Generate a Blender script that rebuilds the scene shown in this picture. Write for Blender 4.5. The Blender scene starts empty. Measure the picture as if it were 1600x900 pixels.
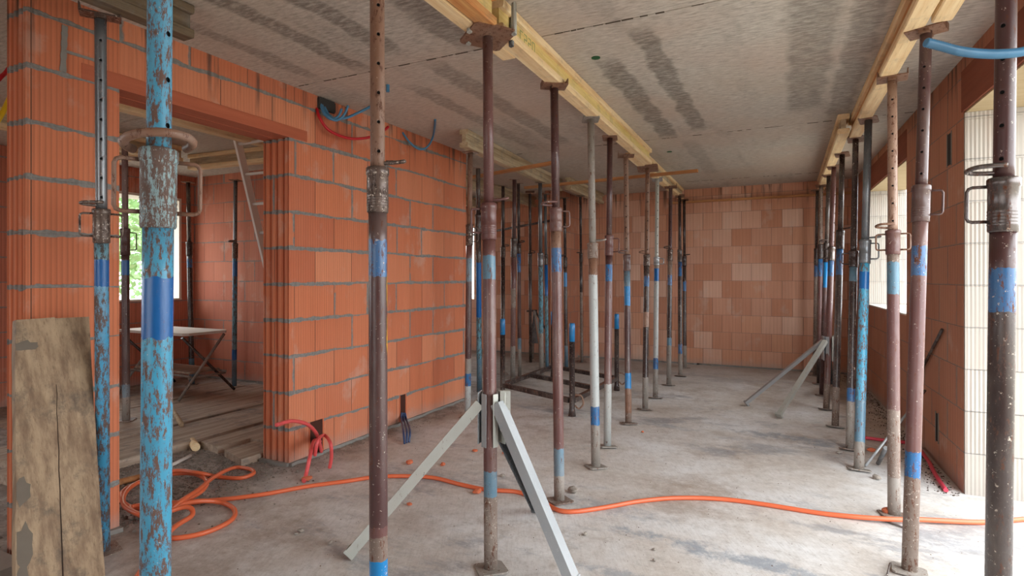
import bpy, bmesh, math, random
from mathutils import Vector, Matrix, noise as mnoise
random.seed(7)
S = bpy.context.scene
COL = S.collection
PI = math.pi
# ------------------------------------------------------------------ camera, world, lights, exposure
CH = 1.28                       # camera height
F, CX, CY = 880.0, 800.0, 434.0
YAW = math.atan(430 / 880)
CR = Vector((math.cos(YAW), math.sin(YAW), 0)); CF = Vector((-math.sin(YAW), math.cos(YAW), 0))
cam = bpy.data.cameras.new('camera'); co = bpy.data.objects.new('camera', cam); COL.objects.link(co)
co.location = (0, 0, CH); co.rotation_euler = (PI / 2, 0, YAW)
cam.sensor_width = 36; cam.lens = 36 * F / 1600
cam.shift_y = -(450 - CY) / 1600; cam.clip_start = .02
S.camera = co
S.view_settings.view_transform = 'Standard'; S.view_settings.look = 'None'
S.view_settings.gamma = 1; S.view_settings.use_curve_mapping = False
S.view_settings.exposure = 0.80
S.cycles.use_denoising = True
S.cycles.max_bounces = 10; S.cycles.diffuse_bounces = 7
w = bpy.data.worlds.new('world'); S.world = w; w.use_nodes = True
bg = w.node_tree.nodes['Background']; bg.inputs[0].default_value = (.93, .97, 1, 1); bg.inputs[1].default_value = 4.2
def portal(name, loc, rot, sx, sy):
    """daylight comes in through each opening; the portal only guides the sampling of the sky there"""
    l = bpy.data.lights.new(name, 'AREA'); l.shape = 'RECTANGLE'; l.size = sx; l.size_y = sy; l.cycles.is_portal = True
    o = bpy.data.objects.new(name, l); COL.objects.link(o); o.location = loc; o.rotation_euler = rot
portal('daylight_garden_door', (1.32, 2.45, 1.15), (0, PI / 2, 0), 2.3, 3.5)
portal('daylight_right_window', (1.26, 6.65, 1.62), (0, PI / 2, 0), 1.3, 1.95)
portal('daylight_left_window', (-7.34, 3.93, 1.65), (0, -PI / 2, 0), 1.3, 1.4)
portal('daylight_added_left_window_near', (-7.34, -.7, 1.65), (0, -PI / 2, 0), 1.3, 2.6)  # unseen window, added to brighten the left room
portal('daylight_added_rear_left_window', (-7.34, 6.5, 1.65), (0, -PI / 2, 0), 1.3, 1.8)  # unseen window, added to let in more daylight
portal('daylight_back_window', (-5.6, 8.98, 1.55), (PI / 2, 0, PI), 1.25, 1.3)
portal('daylight_added_rear_opening', (-1.75, -3.22, 1.1), (PI / 2, 0, 0), 1.7, 2.2)  # unseen opening behind the camera, added for fill light

# ------------------------------------------------------------------ pixel helpers
def dep(p): return p[0] * CF.x + p[1] * CF.y
def atd(px, py, d):
    p = CR * ((px - CX) / F * d) + CF * d
    return Vector((p.x, p.y, CH - (py - CY) / F * d))
def at(px, py, z=0.0): return atd(px, py, (CH - z) * F / (py - CY))
def atX(px, X, py=None):
    r = (px - CX) / F
    d = X / (r * CR.x + CF.x)
    return atd(px, CY if py is None else py, d)
def atY(px, Y, py=None):
    r = (px - CX) / F
    d = Y / (r * CR.y + CF.y)
    return atd(px, CY if py is None else py, d)

# ------------------------------------------------------------------ node helpers
class N:
    def __init__(s, name):
        s.m = bpy.data.materials.new(name); s.m.use_nodes = True; s.t = s.m.node_tree; s.n = s.t.nodes
        s.b = s.n['Principled BSDF']; s.tc = s.n.new('ShaderNodeTexCoord'); s.geo = s.n.new('ShaderNodeNewGeometry')
    def put(s, inp, v):
        if isinstance(v, bpy.types.NodeSocket): s.t.links.new(v, inp)
        elif isinstance(v, (tuple, list)) and len(v) == 3 and inp.type == 'RGBA': inp.default_value = (*v, 1)
        else: inp.default_value = v
    def math(s, op, a, b=0.0, c=None):
        x = s.n.new('ShaderNodeMath'); x.operation = op; s.put(x.inputs[0], a); s.put(x.inputs[1], b)
        if c is not None: s.put(x.inputs[2], c)
        return x.outputs[0]
    def clampm(s, v, a, b, c=0.0, d=1.0):
        x = s.n.new('ShaderNodeMapRange'); x.interpolation_type = 'SMOOTHSTEP'
        for i, q in enumerate((v, a, b, c, d)): s.put(x.inputs[i], q)
        return x.outputs[0]
    def xyz(s, v):
        x = s.n.new('ShaderNodeSeparateXYZ'); s.put(x.inputs[0], v); return x.outputs
    def vec(s, a, b, c=0.0):
        x = s.n.new('ShaderNodeCombineXYZ'); s.put(x.inputs[0], a); s.put(x.inputs[1], b); s.put(x.inputs[2], c); return x.outputs[0]
    def scale(s, v, sc):
        x = s.n.new('ShaderNodeVectorMath'); x.operation = 'MULTIPLY'; s.put(x.inputs[0], v); x.inputs[1].default_value = sc; return x.outputs[0]
    def noise(s, v, scale=5, detail=4, rough=.6):
        x = s.n.new('ShaderNodeTexNoise'); s.put(x.inputs['Vector'], v); x.inputs['Scale'].default_value = scale
        x.inputs['Detail'].default_value = detail; x.inputs['Roughness'].default_value = rough; return x.outputs[0]
    def white(s, v):
        x = s.n.new('ShaderNodeTexWhiteNoise'); s.put(x.inputs['Vector'], v); return x.outputs[0]
    def mix(s, f, a, b, mode='MIX'):
        x = s.n.new('ShaderNodeMix'); x.data_type = 'RGBA'; x.blend_type = mode
        s.put(x.inputs[0], f); s.put(x.inputs[6], a); s.put(x.inputs[7], b); return x.outputs[2]
    def ramp(s, f, stops):
        x = s.n.new('ShaderNodeValToRGB'); s.put(x.inputs[0], f); e = x.color_ramp.elements
        while len(e) < len(stops): e.new(.5)
        for q, (p, c) in zip(e, stops): q.position = p; q.color = (*c, 1)
        return x.outputs[0]
    def bump(s, h, strength=.5, dist=.01):
        x = s.n.new('ShaderNodeBump'); x.inputs['Strength'].default_value = strength; x.inputs['Distance'].default_value = dist
        s.put(x.inputs['Height'], h); s.t.links.new(x.outputs[0], s.b.inputs['Normal'])
    def out(s, col, rough=.8, metal=0.0):
        s.put(s.b.inputs['Base Color'], col); s.put(s.b.inputs['Roughness'], rough); s.put(s.b.inputs['Metallic'], metal); return s.m
def lin(r, g, b):
    f = lambda c: (c / 255 / 12.92) if c / 255 <= .04045 else ((c / 255 + .055) / 1.055) ** 2.4
    return (f(r), f(g), f(b))
def W(n):                              # world position
    return n.geo.outputs['Position']

# ------------------------------------------------------------------ materials
def brick_mat(name, bw, cols, mortar=1.0, rib=.022, ribamp=.12, phase=0.0, vdark=(.12, .05, .03), drips=1.0, pale=.3, patch=.74, bond=.5):
    n = N(name); x, y, z = n.xyz(W(n)); u = n.math('ADD', n.math('ADD', x, y), phase); v = n.math('ADD', z, .004)
    row = n.math('FLOOR', n.math('DIVIDE', v, .248))
    sh = n.math('MULTIPLY', n.math('MODULO', n.math('ADD', row, 40.0), 2.0), bond)
    uc = n.math('ADD', n.math('DIVIDE', u, bw), sh); cell = n.math('FLOOR', uc); fu = n.math('FRACT', uc); fv = n.math('FRACT', n.math('DIVIDE', v, .248))
    rnd = n.white(n.vec(cell, row)); rnd2 = n.white(n.vec(cell, row, 7.3))
    base = n.ramp(rnd, [(i / (len(cols) - 1), c) for i, c in enumerate(cols)])
    uv = n.vec(u, v, n.math('SUBTRACT', x, y))
    base = n.mix(n.math('MULTIPLY', n.noise(uv, 2.3, 5), .45), base, n.mix(.5, base, (.66, .36, .23)))
    ribs = n.math('SINE', n.math('MULTIPLY', u, 2 * PI / rib))
    fine = n.math('SINE', n.math('MULTIPLY', u, 2 * PI / (rib * 3.1)))
    st = n.noise(n.vec(n.math('MULTIPLY', u, 60.0), n.math('MULTIPLY', v, 1.5)), 1, 3)
    base = n.mix(n.math('MULTIPLY', n.clampm(st, .35, .75), .35), base, n.mix(.5, base, (.28, .09, .04)))
    base = n.mix(n.math('MULTIPLY', n.clampm(ribs, -1.0, -.2, 1.0, 0.0), ribamp), base, (.22, .06, .025))
    base = n.mix(n.math('MULTIPLY', n.clampm(n.noise(uv, 3.1, 6), .56, .7), pale), base, (.62, .50, .42))
    # joints
    dv = n.math('MINIMUM', fv, n.math('SUBTRACT', 1.0, fv))
    nz = n.noise(n.vec(n.math('MULTIPLY', u, 1.0), n.math('MULTIPLY', v, 1.0)), 14, 4)
    nl = n.noise(n.vec(u, row), 1.6, 2)
    th = n.math('MULTIPLY', n.math('MULTIPLY', n.clampm(nz, .3, .7, .035, .085), n.clampm(nl, .38, .5, .22, 1.0)), mortar)
    mh = n.clampm(dv, n.math('MULTIPLY', th, .75), th, 1.0, 0.0)
    dark_h = n.clampm(dv, .004, .014, .7, 0.0)
    du = n.math('MULTIPLY', n.math('MINIMUM', fu, n.math('SUBTRACT', 1.0, fu)), bw)
    mvd = n.clampm(du, .0015, .0042, .85, 0.0)
    pt = n.math('MULTIPLY', n.math('GREATER_THAN', rnd2, patch), n.clampm(n.math('ADD', du, n.math('MULTIPLY', nz, .03)), .022, .036, 1.0, 0.0))
    mort = n.mix(n.noise(uv, 40, 3), (.11, .107, .10), (.34, .33, .31))
    c = n.mix(n.math('MAXIMUM', dark_h, mvd), base, vdark)
    mm = n.math('MULTIPLY', n.math('MAXIMUM', mh, n.math('MULTIPLY', pt, n.clampm(n.noise(uv, 9, 3), .3, .42))), min(1, mortar * 1.5))
    c = n.mix(mm, c, mort)
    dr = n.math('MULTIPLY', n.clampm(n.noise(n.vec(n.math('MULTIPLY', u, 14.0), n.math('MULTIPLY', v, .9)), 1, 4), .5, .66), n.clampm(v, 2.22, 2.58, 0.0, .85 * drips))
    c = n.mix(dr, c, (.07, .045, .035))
    gd = n.math('MULTIPLY', n.clampm(n.math('ADD', v, n.math('MULTIPLY', nz, .12)), .05, .2, 1.0, 0.0), .5)
    c = n.mix(gd, c, (.36, .33, .30))
    h = n.math('ADD', n.math('MULTIPLY', ribs, .25), n.math('MULTIPLY', n.math('MAXIMUM', mvd, dark_h), -1.2))
    h = n.math('ADD', h, n.math('MULTIPLY', mm, .8)); h = n.math('ADD', h, n.math('MULTIPLY', fine, .1))
    n.bump(h, .5, .006)
    return n.out(c, .85)
O1, O2, O3, O4 = lin(210, 120, 80), lin(200, 110, 72), lin(216, 134, 96), lin(192, 102, 68)
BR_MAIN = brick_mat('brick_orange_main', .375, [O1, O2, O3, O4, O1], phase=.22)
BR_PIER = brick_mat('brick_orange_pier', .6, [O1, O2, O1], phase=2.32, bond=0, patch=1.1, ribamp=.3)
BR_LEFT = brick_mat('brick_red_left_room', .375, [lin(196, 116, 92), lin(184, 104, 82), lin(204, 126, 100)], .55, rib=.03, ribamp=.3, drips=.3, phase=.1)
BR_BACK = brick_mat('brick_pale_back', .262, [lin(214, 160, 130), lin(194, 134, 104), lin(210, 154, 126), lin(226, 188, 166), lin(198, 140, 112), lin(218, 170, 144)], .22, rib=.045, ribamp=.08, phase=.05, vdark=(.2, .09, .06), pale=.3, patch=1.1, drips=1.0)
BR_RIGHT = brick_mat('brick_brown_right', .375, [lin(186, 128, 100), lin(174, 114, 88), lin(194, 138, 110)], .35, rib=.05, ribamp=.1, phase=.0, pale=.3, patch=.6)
BR_WHITE = brick_mat('block_white_reveal', .9, [lin(176, 177, 171), lin(170, 171, 164), lin(182, 183, 178)], .3, rib=.02, ribamp=.0, vdark=(.25, .24, .22), drips=0, pale=0, patch=1.1)

def concrete_ceiling():
    n = N('concrete_ceiling'); x, y, z = n.xyz(W(n))
    g = n.noise(n.vec(n.math('MULTIPLY', x, 16.0), n.math('MULTIPLY', y, 60.0)), 1, 6, .7)
    c = n.ramp(g, [(.3, lin(146, 141, 132)), (.5, lin(190, 184, 174)), (.7, lin(216, 211, 202))])
    big = n.noise(n.vec(x, y), .9, 4)
    c = n.mix(n.math('MULTIPLY', n.clampm(big, .4, .7), .4), c, lin(186, 168, 148))
    pink = n.noise(n.vec(x, y, 4.0), .6, 3)
    c = n.mix(n.math('MULTIPLY', n.clampm(pink, .45, .62), .35), c, lin(192, 166, 150))
    # damp strips that run along the slabs
    tot = None
    for i, (x0, hw, y0, y1, a) in enumerate([(-.70, .085, 3.0, 5.15, .75), (-.98, .10, 3.35, 5.3, .75), (.12, .15, 2.9, 4.9, .6), (.36, .10, 2.2, 5.2, .6), (-1.95, .10, 2.9, 5.1, .55), (-2.3, .09, 3.2, 5.2, .5),
                                             (-2.05, .09, 1.2, 2.6, .7), (-2.4, .08, .9, 2.7, .7), (-1.62, .1, .9, 2.7, .6), (-.1, .12, .8, 2.7, .25), (-.85, .1, 5.6, 7.4, .3), (-2.78, .07, 1.2, 2.7, .5)]):
        wob = n.math('MULTIPLY', n.math('SUBTRACT', n.noise(n.vec(x, y, float(i)), 5, 4), .5), .14)
        dx = n.math('ABSOLUTE', n.math('ADD', n.math('SUBTRACT', x, x0), wob))
        s = n.clampm(dx, hw * .55, hw, 1.0, 0.0)
        s = n.math('MULTIPLY', s, n.clampm(n.math('ADD', y, wob), y0 - .15, y0 + .1)); s = n.math('MULTIPLY', s, n.clampm(n.math('ADD', y, wob), y1 - .1, y1 + .2, 1.0, 0.0))
        s = n.math('MULTIPLY', s, a); tot = s if tot is None else n.math('MAXIMUM', tot, s)
    br = n.clampm(n.noise(n.vec(n.math('MULTIPLY', x, 14.0), n.math('MULTIPLY', y, 44.0), 2.0), 1, 6, .7), .35, .6)
    pat = n.clampm(n.noise(n.vec(n.math('MULTIPLY', x, 3.0), n.math('MULTIPLY', y, .7), 9.0), 1, 4), .52, .7, 0.0, .35)
    c = n.mix(n.math('MULTIPLY', n.math('MAXIMUM', tot, pat), n.math('ADD', n.math('MULTIPLY', br, .7), .3)), c, lin(94, 87, 80))
    n.bump(g, .15, .004)
    return n.out(c, .85)
M_CEIL = concrete_ceiling()
def concrete_floor():
    n = N('concrete_floor'); x, y, z = n.xyz(W(n)); p = n.vec(x, y)
    rot = n.vec(n.math('ADD', n.math('MULTIPLY', x, .9), n.math('MULTIPLY', y, .43)), n.math('SUBTRACT', n.math('MULTIPLY', y, .9), n.math('MULTIPLY', x, .43)))
    rx, ry, _ = n.xyz(rot)
    fine = n.noise(n.vec(n.math('MULTIPLY', rx, 95.0), n.math('MULTIPLY', ry, 9.0)), 1, 6, .75)
    c = n.ramp(n.noise(p, 1.3, 7), [(.3, lin(176, 163, 151)), (.45, lin(198, 191, 184)), (.6, lin(212, 210, 208)), (.75, lin(226, 227, 229))])
    c = n.mix(n.math('MULTIPLY', n.clampm(fine, .45, .65), .26), c, lin(158, 148, 138))
    st = n.clampm(n.noise(n.vec(x, y, 3.0), .9, 8, .7), .54, .66)
    c = n.mix(n.math('MULTIPLY', st, .6), c, lin(150, 132, 116))
    wet = n.clampm(n.noise(n.vec(x, n.math('MULTIPLY', y, 2.2), 8.0), .85, 9, .75), .53, .64)
    c = n.mix(n.math('MULTIPLY', wet, .6), c, lin(122, 126, 134))
    for cx, cy, sx, sy, a in ((-.15, 2.75, .9, .10, .8), (-.9, 3.05, .45, .12, .5), (.1, 5.0, .75, .16, .7), (-1.0, 4.95, .5, .10, .4), (-.35, 2.35, .7, .08, .6)):
        q = n.math('ADD', n.math('POWER', n.math('DIVIDE', n.math('SUBTRACT', x, cx), sx), 2.0), n.math('POWER', n.math('DIVIDE', n.math('ADD', n.math('SUBTRACT', y, cy), n.math('MULTIPLY', n.math('SUBTRACT', x, cx), .12)), sy), 2.0))
        m_ = n.clampm(n.math('SUBTRACT', n.math('ADD', q, n.math('MULTIPLY', n.noise(p, 7, 8, .8), 5.0)), 2.3), .0, .9, a, 0.0)
        c = n.mix(m_, c, lin(134, 142, 152))
    sp = n.clampm(n.noise(p, 48, 8, .85), .57, .64); c = n.mix(n.math('MULTIPLY', sp, .6), c, lin(120, 110, 100))
    mt = n.noise(p, 16, 10, .8); c = n.mix(n.math('MULTIPLY', n.clampm(mt, .5, .66), .4), c, lin(140, 130, 120)); c = n.mix(n.math('MULTIPLY', n.clampm(mt, .5, .34), .3), c, lin(236, 234, 230))
    # dirt of the left room and behind the brick wall
    edge = n.math('ADD', x, n.math('MULTIPLY', n.math('SUBTRACT', n.noise(p, 2.5, 5), .5), .9))
    dirt = n.clampm(edge, -3.1, -2.6, 1.0, 0.0)
    dc = n.ramp(n.noise(p, 9, 8, .75), [(.3, lin(70, 62, 56)), (.48, lin(120, 108, 98)), (.62, lin(160, 150, 140)), (.75, lin(205, 198, 190))])
    c = n.mix(n.math('MULTIPLY', dirt, .8), c, dc)
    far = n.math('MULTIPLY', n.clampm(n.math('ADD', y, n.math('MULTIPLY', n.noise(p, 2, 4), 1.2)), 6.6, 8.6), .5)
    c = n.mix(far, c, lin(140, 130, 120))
    n.bump(n.math('ADD', n.math('MULTIPLY', fine, .5), n.noise(p, 30, 6)), .3, .006)
    return n.out(c, n.clampm(wet, 0.0, 1.0, .85, .6))
M_FLOOR = concrete_floor()

def wood(name, c0, c1, axis=1, dirt=.3, rough=.75, stain=(.2, .18, .16)):
    n = N(name); p = n.tc.outputs['Object']; sc = [22, 22, 22]; sc[axis] = 1.2
    g = n.noise(n.scale(p, sc), 1, 5, .65); g2 = n.noise(n.scale(p, [s * 5 for s in sc]), 1, 3)
    c = n.mix(n.clampm(g, .3, .7), c0, c1)
    c = n.mix(n.math('MULTIPLY', n.clampm(g2, .55, .7), .4), c, (c0[0] * .5, c0[1] * .45, c0[2] * .4))
    c = n.mix(n.math('MULTIPLY', n.clampm(n.noise(p, 6, 8, .75), .5, .68), dirt), c, stain)
    n.bump(g2, .4, .003)
    return n.out(c, rough)
M_BEAM = wood('formwork_beam_wood', lin(226, 192, 142), lin(244, 222, 180), 1, .25)
M_BEAMW = wood('formwork_beam_web_yellow', lin(214, 186, 110), lin(232, 212, 150), 1, .3)
M_BEAMO = wood('formwork_beam_orange', lin(190, 122, 66), lin(222, 172, 110), 1, .35)
M_BEAMG = wood('formwork_beam_grey', lin(160, 138, 108), lin(206, 190, 160), 1, .55)
M_BOARD = wood('weathered_board', lin(122, 98, 76), lin(174, 150, 120), 2, .75, stain=lin(88, 78, 68))
M_BEAMD = wood('formwork_beam_dark', lin(84, 70, 54), lin(128, 110, 86), 1, .6)
M_PANEL = wood('dirty_panel_wood', lin(146, 126, 108), lin(186, 170, 152), 1, .8, stain=lin(112, 106, 102))
M_BATTEN = wood('batten_wood', lin(160, 102, 56), lin(196, 142, 92), 0, .3)

def paint(name, col, rust=.35, specks=.3, rough=.5, metal=0.0, rustc=lin(112, 66, 42), dust=.25, sc=1.0, dustc=lin(176, 166, 156)):
    n = N(name); p = W(n)
    r1 = n.noise(n.scale(p, (1, 1, .3)), 52 * sc, 8, .85); r2 = n.noise(p, 90 * sc, 4, .7)
    c = n.mix(n.math('MULTIPLY', n.noise(p, 9, 4), .5), col, tuple(min(1, q * 1.45 + .02) for q in col))
    th = .64 - rust * .19
    c = n.mix(n.math('MULTIPLY', n.clampm(n.noise(n.scale(p, (1, 1, .3)), 7, 5), .4, .75), dust), c, dustc)
    c = n.mix(n.clampm(r1, th, th + .03), c, n.mix(r2, tuple(q * .55 for q in rustc), rustc))
    c = n.mix(n.math('MULTIPLY', n.math('MAXIMUM', n.clampm(r2, .70 - specks * .14, .72 - specks * .14), n.clampm(n.noise(p, 34 * sc, 6, .75), .69 - specks * .1, .70 - specks * .1)), .85), c, lin(206, 196, 182))
    n.bump(r1, .25, .003)
    return n.out(c, n.clampm(r1, th - .02, th + .04, max(.2, rough - .14), .75), metal)
MP = {
 'brown': paint('paint_oxide_brown', lin(70, 42, 41), .25, .3, .42),
 'pink': paint('paint_faded_oxide', lin(94, 60, 57), .34, .3, .45, dust=.3),
 'dark': paint('paint_dark_brown', lin(50, 37, 35), .35, .4, .4),
 'rust': paint('rusty_steel', lin(120, 86, 66), .5, .1, .6, rustc=lin(104, 66, 46)),
 'tan': paint('pale_rusty_steel', lin(146, 116, 98), .5, .35, .5),
 'cyan': paint('paint_worn_sky_blue', lin(56, 146, 180), .71, .2, .45, rustc=lin(116, 88, 76), dust=.15, sc=1.3),
 'cyan2': paint('paint_scratched_sky_blue', lin(58, 146, 186), .85, .1, .45, rustc=lin(112, 92, 84), dust=.3, sc=.8),
 'teal': paint('paint_mottled_teal', lin(84, 140, 158), .75, .2, .5, rustc=lin(82, 74, 70), dust=.3),
 'blue': paint('paint_signal_blue', lin(4, 88, 152), .12, .02, .4, dust=.05),
 'bluew': paint('paint_worn_signal_blue', lin(22, 92, 144), .55, .35, .45, dust=.25),
 'bluef': paint('paint_faded_blue', lin(80, 116, 136), .4, .3, .5, dust=.4),
 'sky': paint('paint_bright_blue', lin(18, 118, 178), .3, .15, .4, dust=.1),
 'white': paint('cement_washed_steel', lin(160, 165, 164), .3, .35, .55, dust=.3),
 'grey': paint('cement_splashed_steel', lin(130, 124, 117), .4, .4, .7, dust=.5),
 'greyb': paint('cement_splashed_brown', lin(112, 96, 86), .5, .6, .7, dust=.5),
 'galv': paint('galvanised_steel', lin(160, 165, 168), .06, .1, .4, .25, dust=.25),
 'galvd': paint('dull_galvanised_steel', lin(104, 108, 112), .2, .15, .4, .5, dust=.2),
 'galvc': paint('chalky_galvanised_steel', lin(172, 175, 168), .2, .05, .5, .1, dust=.35),
 'steel': paint('bright_worn_steel', lin(100, 94, 92), .45, .3, .28, .7, dust=.15),
 'mott': paint('mottled_rusty_blue', lin(116, 158, 166), .95, .35, .5, rustc=lin(112, 90, 80), dust=.35, sc=1.5),
 'rdark': paint('dark_rusty_casting', lin(78, 60, 52), .5, .7, .45, .3, rustc=lin(58, 42, 36)),
}
def plain(name, col, rough=.5, metal=0.0, var=.25, sc=20):
    n = N(name); c = n.mix(n.math('MULTIPLY', n.noise(W(n), sc, 4), var * 2), col, tuple(q * .6 for q in col)); return n.out(c, rough, metal)
M_HOLE = plain('hole_shade_black', (.004, .004, .004), .9)  # black paints the shade inside the tube onto the pin hole walls and caps
M_HOSE = plain('hose_orange', lin(222, 108, 68), .35, 0, .2, 6)
M_HOSEP = plain('conduit_pink', lin(232, 92, 92), .4, 0, .35, 12)
M_RED = plain('conduit_red', lin(186, 22, 36), .35, 0, .1)
M_BLUEC = plain('conduit_blue', lin(70, 128, 166), .4, 0, .15)
M_BLUED = plain('conduit_dark_blue', lin(52, 74, 112), .4, 0, .25)
M_YEL = plain('conduit_yellow', lin(232, 190, 30), .4)
M_MORTAR = plain('mortar_grey', lin(146, 142, 136), .95, 0, .35, 40)
M_FRAG = plain('brick_fragment_orange', lin(206, 112, 76), .9, 0, .3, 30)
M_STONE = plain('stone_grey', lin(160, 152, 142), .9, 0, .3, 30)
M_GREEN = plain('green_plastic_cap', lin(10, 90, 50), .5)
M_YPAINT = plain('yellow_paint_splash', lin(230, 180, 40), .5)
M_REDM = plain('red_paint_mark', lin(206, 70, 66), .6)
M_BENCH = plain('bench_top_white', lin(216, 206, 196), .7, 0, .15)
M_ALU = plain('ladder_aluminium', lin(232, 226, 218), .5, .0, .15)
M_LEAF = plain('leaf_green', lin(140, 178, 116), .6, 0, .5, 3)
M_BARK = plain('bark_brown', lin(92, 72, 54), .9)
M_GROUND = plain('outside_ground', lin(170, 164, 150), .95, 0, .2, 2)
M_STAMP = plain('faint_green_stencil', lin(150, 160, 110), .8, 0, .3, 60)

# ------------------------------------------------------------------ mesh helpers
def link(name, bm, mats, parent=None, loc=None):
    me = bpy.data.meshes.new(name); bmesh.ops.recalc_face_normals(bm, faces=bm.faces); bm.to_mesh(me); bm.free()
    for m in (mats if isinstance(mats, (list, tuple)) else [mats]): me.materials.append(m)
    o = bpy.data.objects.new(name, me); COL.objects.link(o)
    if parent: o.parent = parent
    if loc is not None: o.location = loc
    return o
def tag(o, label, cat, group=None, kind=None):
    o['label'] = label; o['category'] = cat
    if group: o['group'] = group
    if kind: o['kind'] = kind
    return o
def struct(o): o['kind'] = 'structure'; return o
def empty(name, label, cat, loc=(0, 0, 0), group=None):
    o = bpy.data.objects.new(name, None); COL.objects.link(o); o.location = loc; o.empty_display_size = .1
    return tag(o, label, cat, group)
def box(bm, x0, y0, z0, x1, y1, z1, mi=0, M=None):
    vs = [Vector((x, y, z)) for z in (z0, z1) for y in (y0, y1) for x in (x0, x1)]
    if M is not None: vs = [M @ v for v in vs]
    v = [bm.verts.new(q) for q in vs]
    for f in ((0, 2, 3, 1), (4, 5, 7, 6), (0, 1, 5, 4), (2, 6, 7, 3), (0, 4, 6, 2), (1, 3, 7, 5)):
        bm.faces.new([v[i] for i in f]).material_index = mi
def prism(bm, pts, z0, z1, mi=0, M=None):
    a = [Vector((p[0], p[1], z0)) for p in pts]; b = [Vector((p[0], p[1], z1)) for p in pts]
    if M is not None: a = [M @ v for v in a]; b = [M @ v for v in b]
    a = [bm.verts.new(v) for v in a]; b = [bm.verts.new(v) for v in b]; k = len(pts)
    bm.faces.new(a[::-1]).material_index = mi; bm.faces.new(b).material_index = mi
    for i in range(k): bm.faces.new([a[i], a[(i + 1) % k], b[(i + 1) % k], b[i]]).material_index = mi
def smooth_path(pts, sub=8):
    pts = [Vector(p) for p in pts]; out = []
    for i in range(len(pts) - 1):
        p0 = pts[max(i - 1, 0)]; p1 = pts[i]; p2 = pts[i + 1]; p3 = pts[min(i + 2, len(pts) - 1)]
        for k in range(sub):
            t = k / sub
            out.append(.5 * ((2 * p1) + (p2 - p0) * t + (2 * p0 - 5 * p1 + 4 * p2 - p3) * t * t + (3 * p1 - p0 - 3 * p2 + p3) * t ** 3))
    out.append(pts[-1]); return out
def tube(bm, pts, r, n=10, mi=0, rad=None, caps=True):
    pts = [Vector(p) for p in pts]; rings = []; up = None
    for i, p in enumerate(pts):
        t = (pts[min(i + 1, len(pts) - 1)] - pts[max(i - 1, 0)]).normalized()
        if up is None: up = t.orthogonal().normalized()
        up = (up - t * up.dot(t)).normalized(); s = t.cross(up)
        q = r if rad is None else rad(i)
        rings.append([bm.verts.new(p + (up * math.cos(2 * PI * k / n) + s * math.sin(2 * PI * k / n)) * q) for k in range(n)])
    for a, b in zip(rings, rings[1:]):
        for k in range(n):
            f = bm.faces.new([a[k], a[(k + 1) % n], b[(k + 1) % n], b[k]]); f.smooth = True; f.material_index = mi
    if caps:
        bm.faces.new(rings[0][::-1]).material_index = mi; bm.faces.new(rings[-1]).material_index = mi
def lathe(bm, prof, n=24, mi=0, jag=None):
    """prof: (z, r, material) from bottom to top; ring edges named in jag get a torn paint edge."""
    rings = []
    for i, (z, r, m) in enumerate(prof):
        j = .004 if (jag and i in jag) else 0
        rings.append([bm.verts.new((r * math.cos(2 * PI * k / n), r * math.sin(2 * PI * k / n), z + random.uniform(-j, j))) for k in range(n)])
    for i, (a, b) in enumerate(zip(rings, rings[1:])):
        for k in range(n):
            f = bm.faces.new([a[k], a[(k + 1) % n], b[(k + 1) % n], b[k]]); f.smooth = True; f.material_index = prof[i][2]
    bm.faces.new(rings[0][::-1]).material_index = prof[0][2]; bm.faces.new(rings[-1]).material_index = prof[-1][2]
def holed_tube(bm, r, z0, z1, holes, ang, hr=.0058, n=24, hole_mi=1):
    zs = [z0]; hz = [h for h in holes if z0 + .02 < h < z1 - .02]; rows = []
    for h in hz: zs += [h - .011, h, h + .011]; rows.append(len(zs) - 2)
    zs.append(z1); G = []
    P = lambda k, z, q=r: Vector((q * math.cos(ang + 2 * PI * (k - 1) / n), q * math.sin(ang + 2 * PI * (k - 1) / n), z))
    for z in zs: G.append([bm.verts.new(P(k, z)) for k in range(n)])
    for i in range(len(zs) - 1):
        for k in range(n):
            if (i in rows or i + 1 in rows) and (k % 12) in (0, 1): continue
            f = bm.faces.new([G[i][k], G[i][(k + 1) % n], G[i + 1][(k + 1) % n], G[i + 1][k]]); f.smooth = True
    for rw in rows:
        for k0 in (0, 12):
            c = zs[rw]; outer = [G[rw - 1][k0], G[rw - 1][k0 + 1], G[rw - 1][k0 + 2], G[rw][k0 + 2], G[rw + 1][k0 + 2], G[rw + 1][k0 + 1], G[rw + 1][k0], G[rw][k0]]
            bm.verts.remove(G[rw][k0 + 1])
            inn, deep = [], []
            for q in range(8):
                a = PI * 1.25 + q * PI / 4
                da = hr * math.cos(a) / r * n / (2 * PI); inn.append(bm.verts.new(P(k0 + 1 + da, c + hr * math.sin(a)))); deep.append(bm.verts.new(P(k0 + 1 + da, c + hr * math.sin(a), r - .005)))
            for q in range(8):
                w_ = (q + 1) % 8
                bm.faces.new([outer[q], outer[w_], inn[w_], inn[q]]).smooth = True
                bm.faces.new([inn[q], inn[w_], deep[w_], deep[q]]).material_index = hole_mi
            bm.faces.new(deep).material_index = hole_mi
    bm.faces.new(G[0][::-1]); bm.faces.new(G[-1])

# ------------------------------------------------------------------ the room shell
H = 2.59
LX = -3.04                                   # room side of the brick partition
# floor
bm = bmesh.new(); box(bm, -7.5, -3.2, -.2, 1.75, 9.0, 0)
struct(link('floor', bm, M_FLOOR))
bm = bmesh.new(); box(bm, -40, -30, -.6, 30, 40, -.25)
struct(link('ground', bm, M_GROUND))
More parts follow.
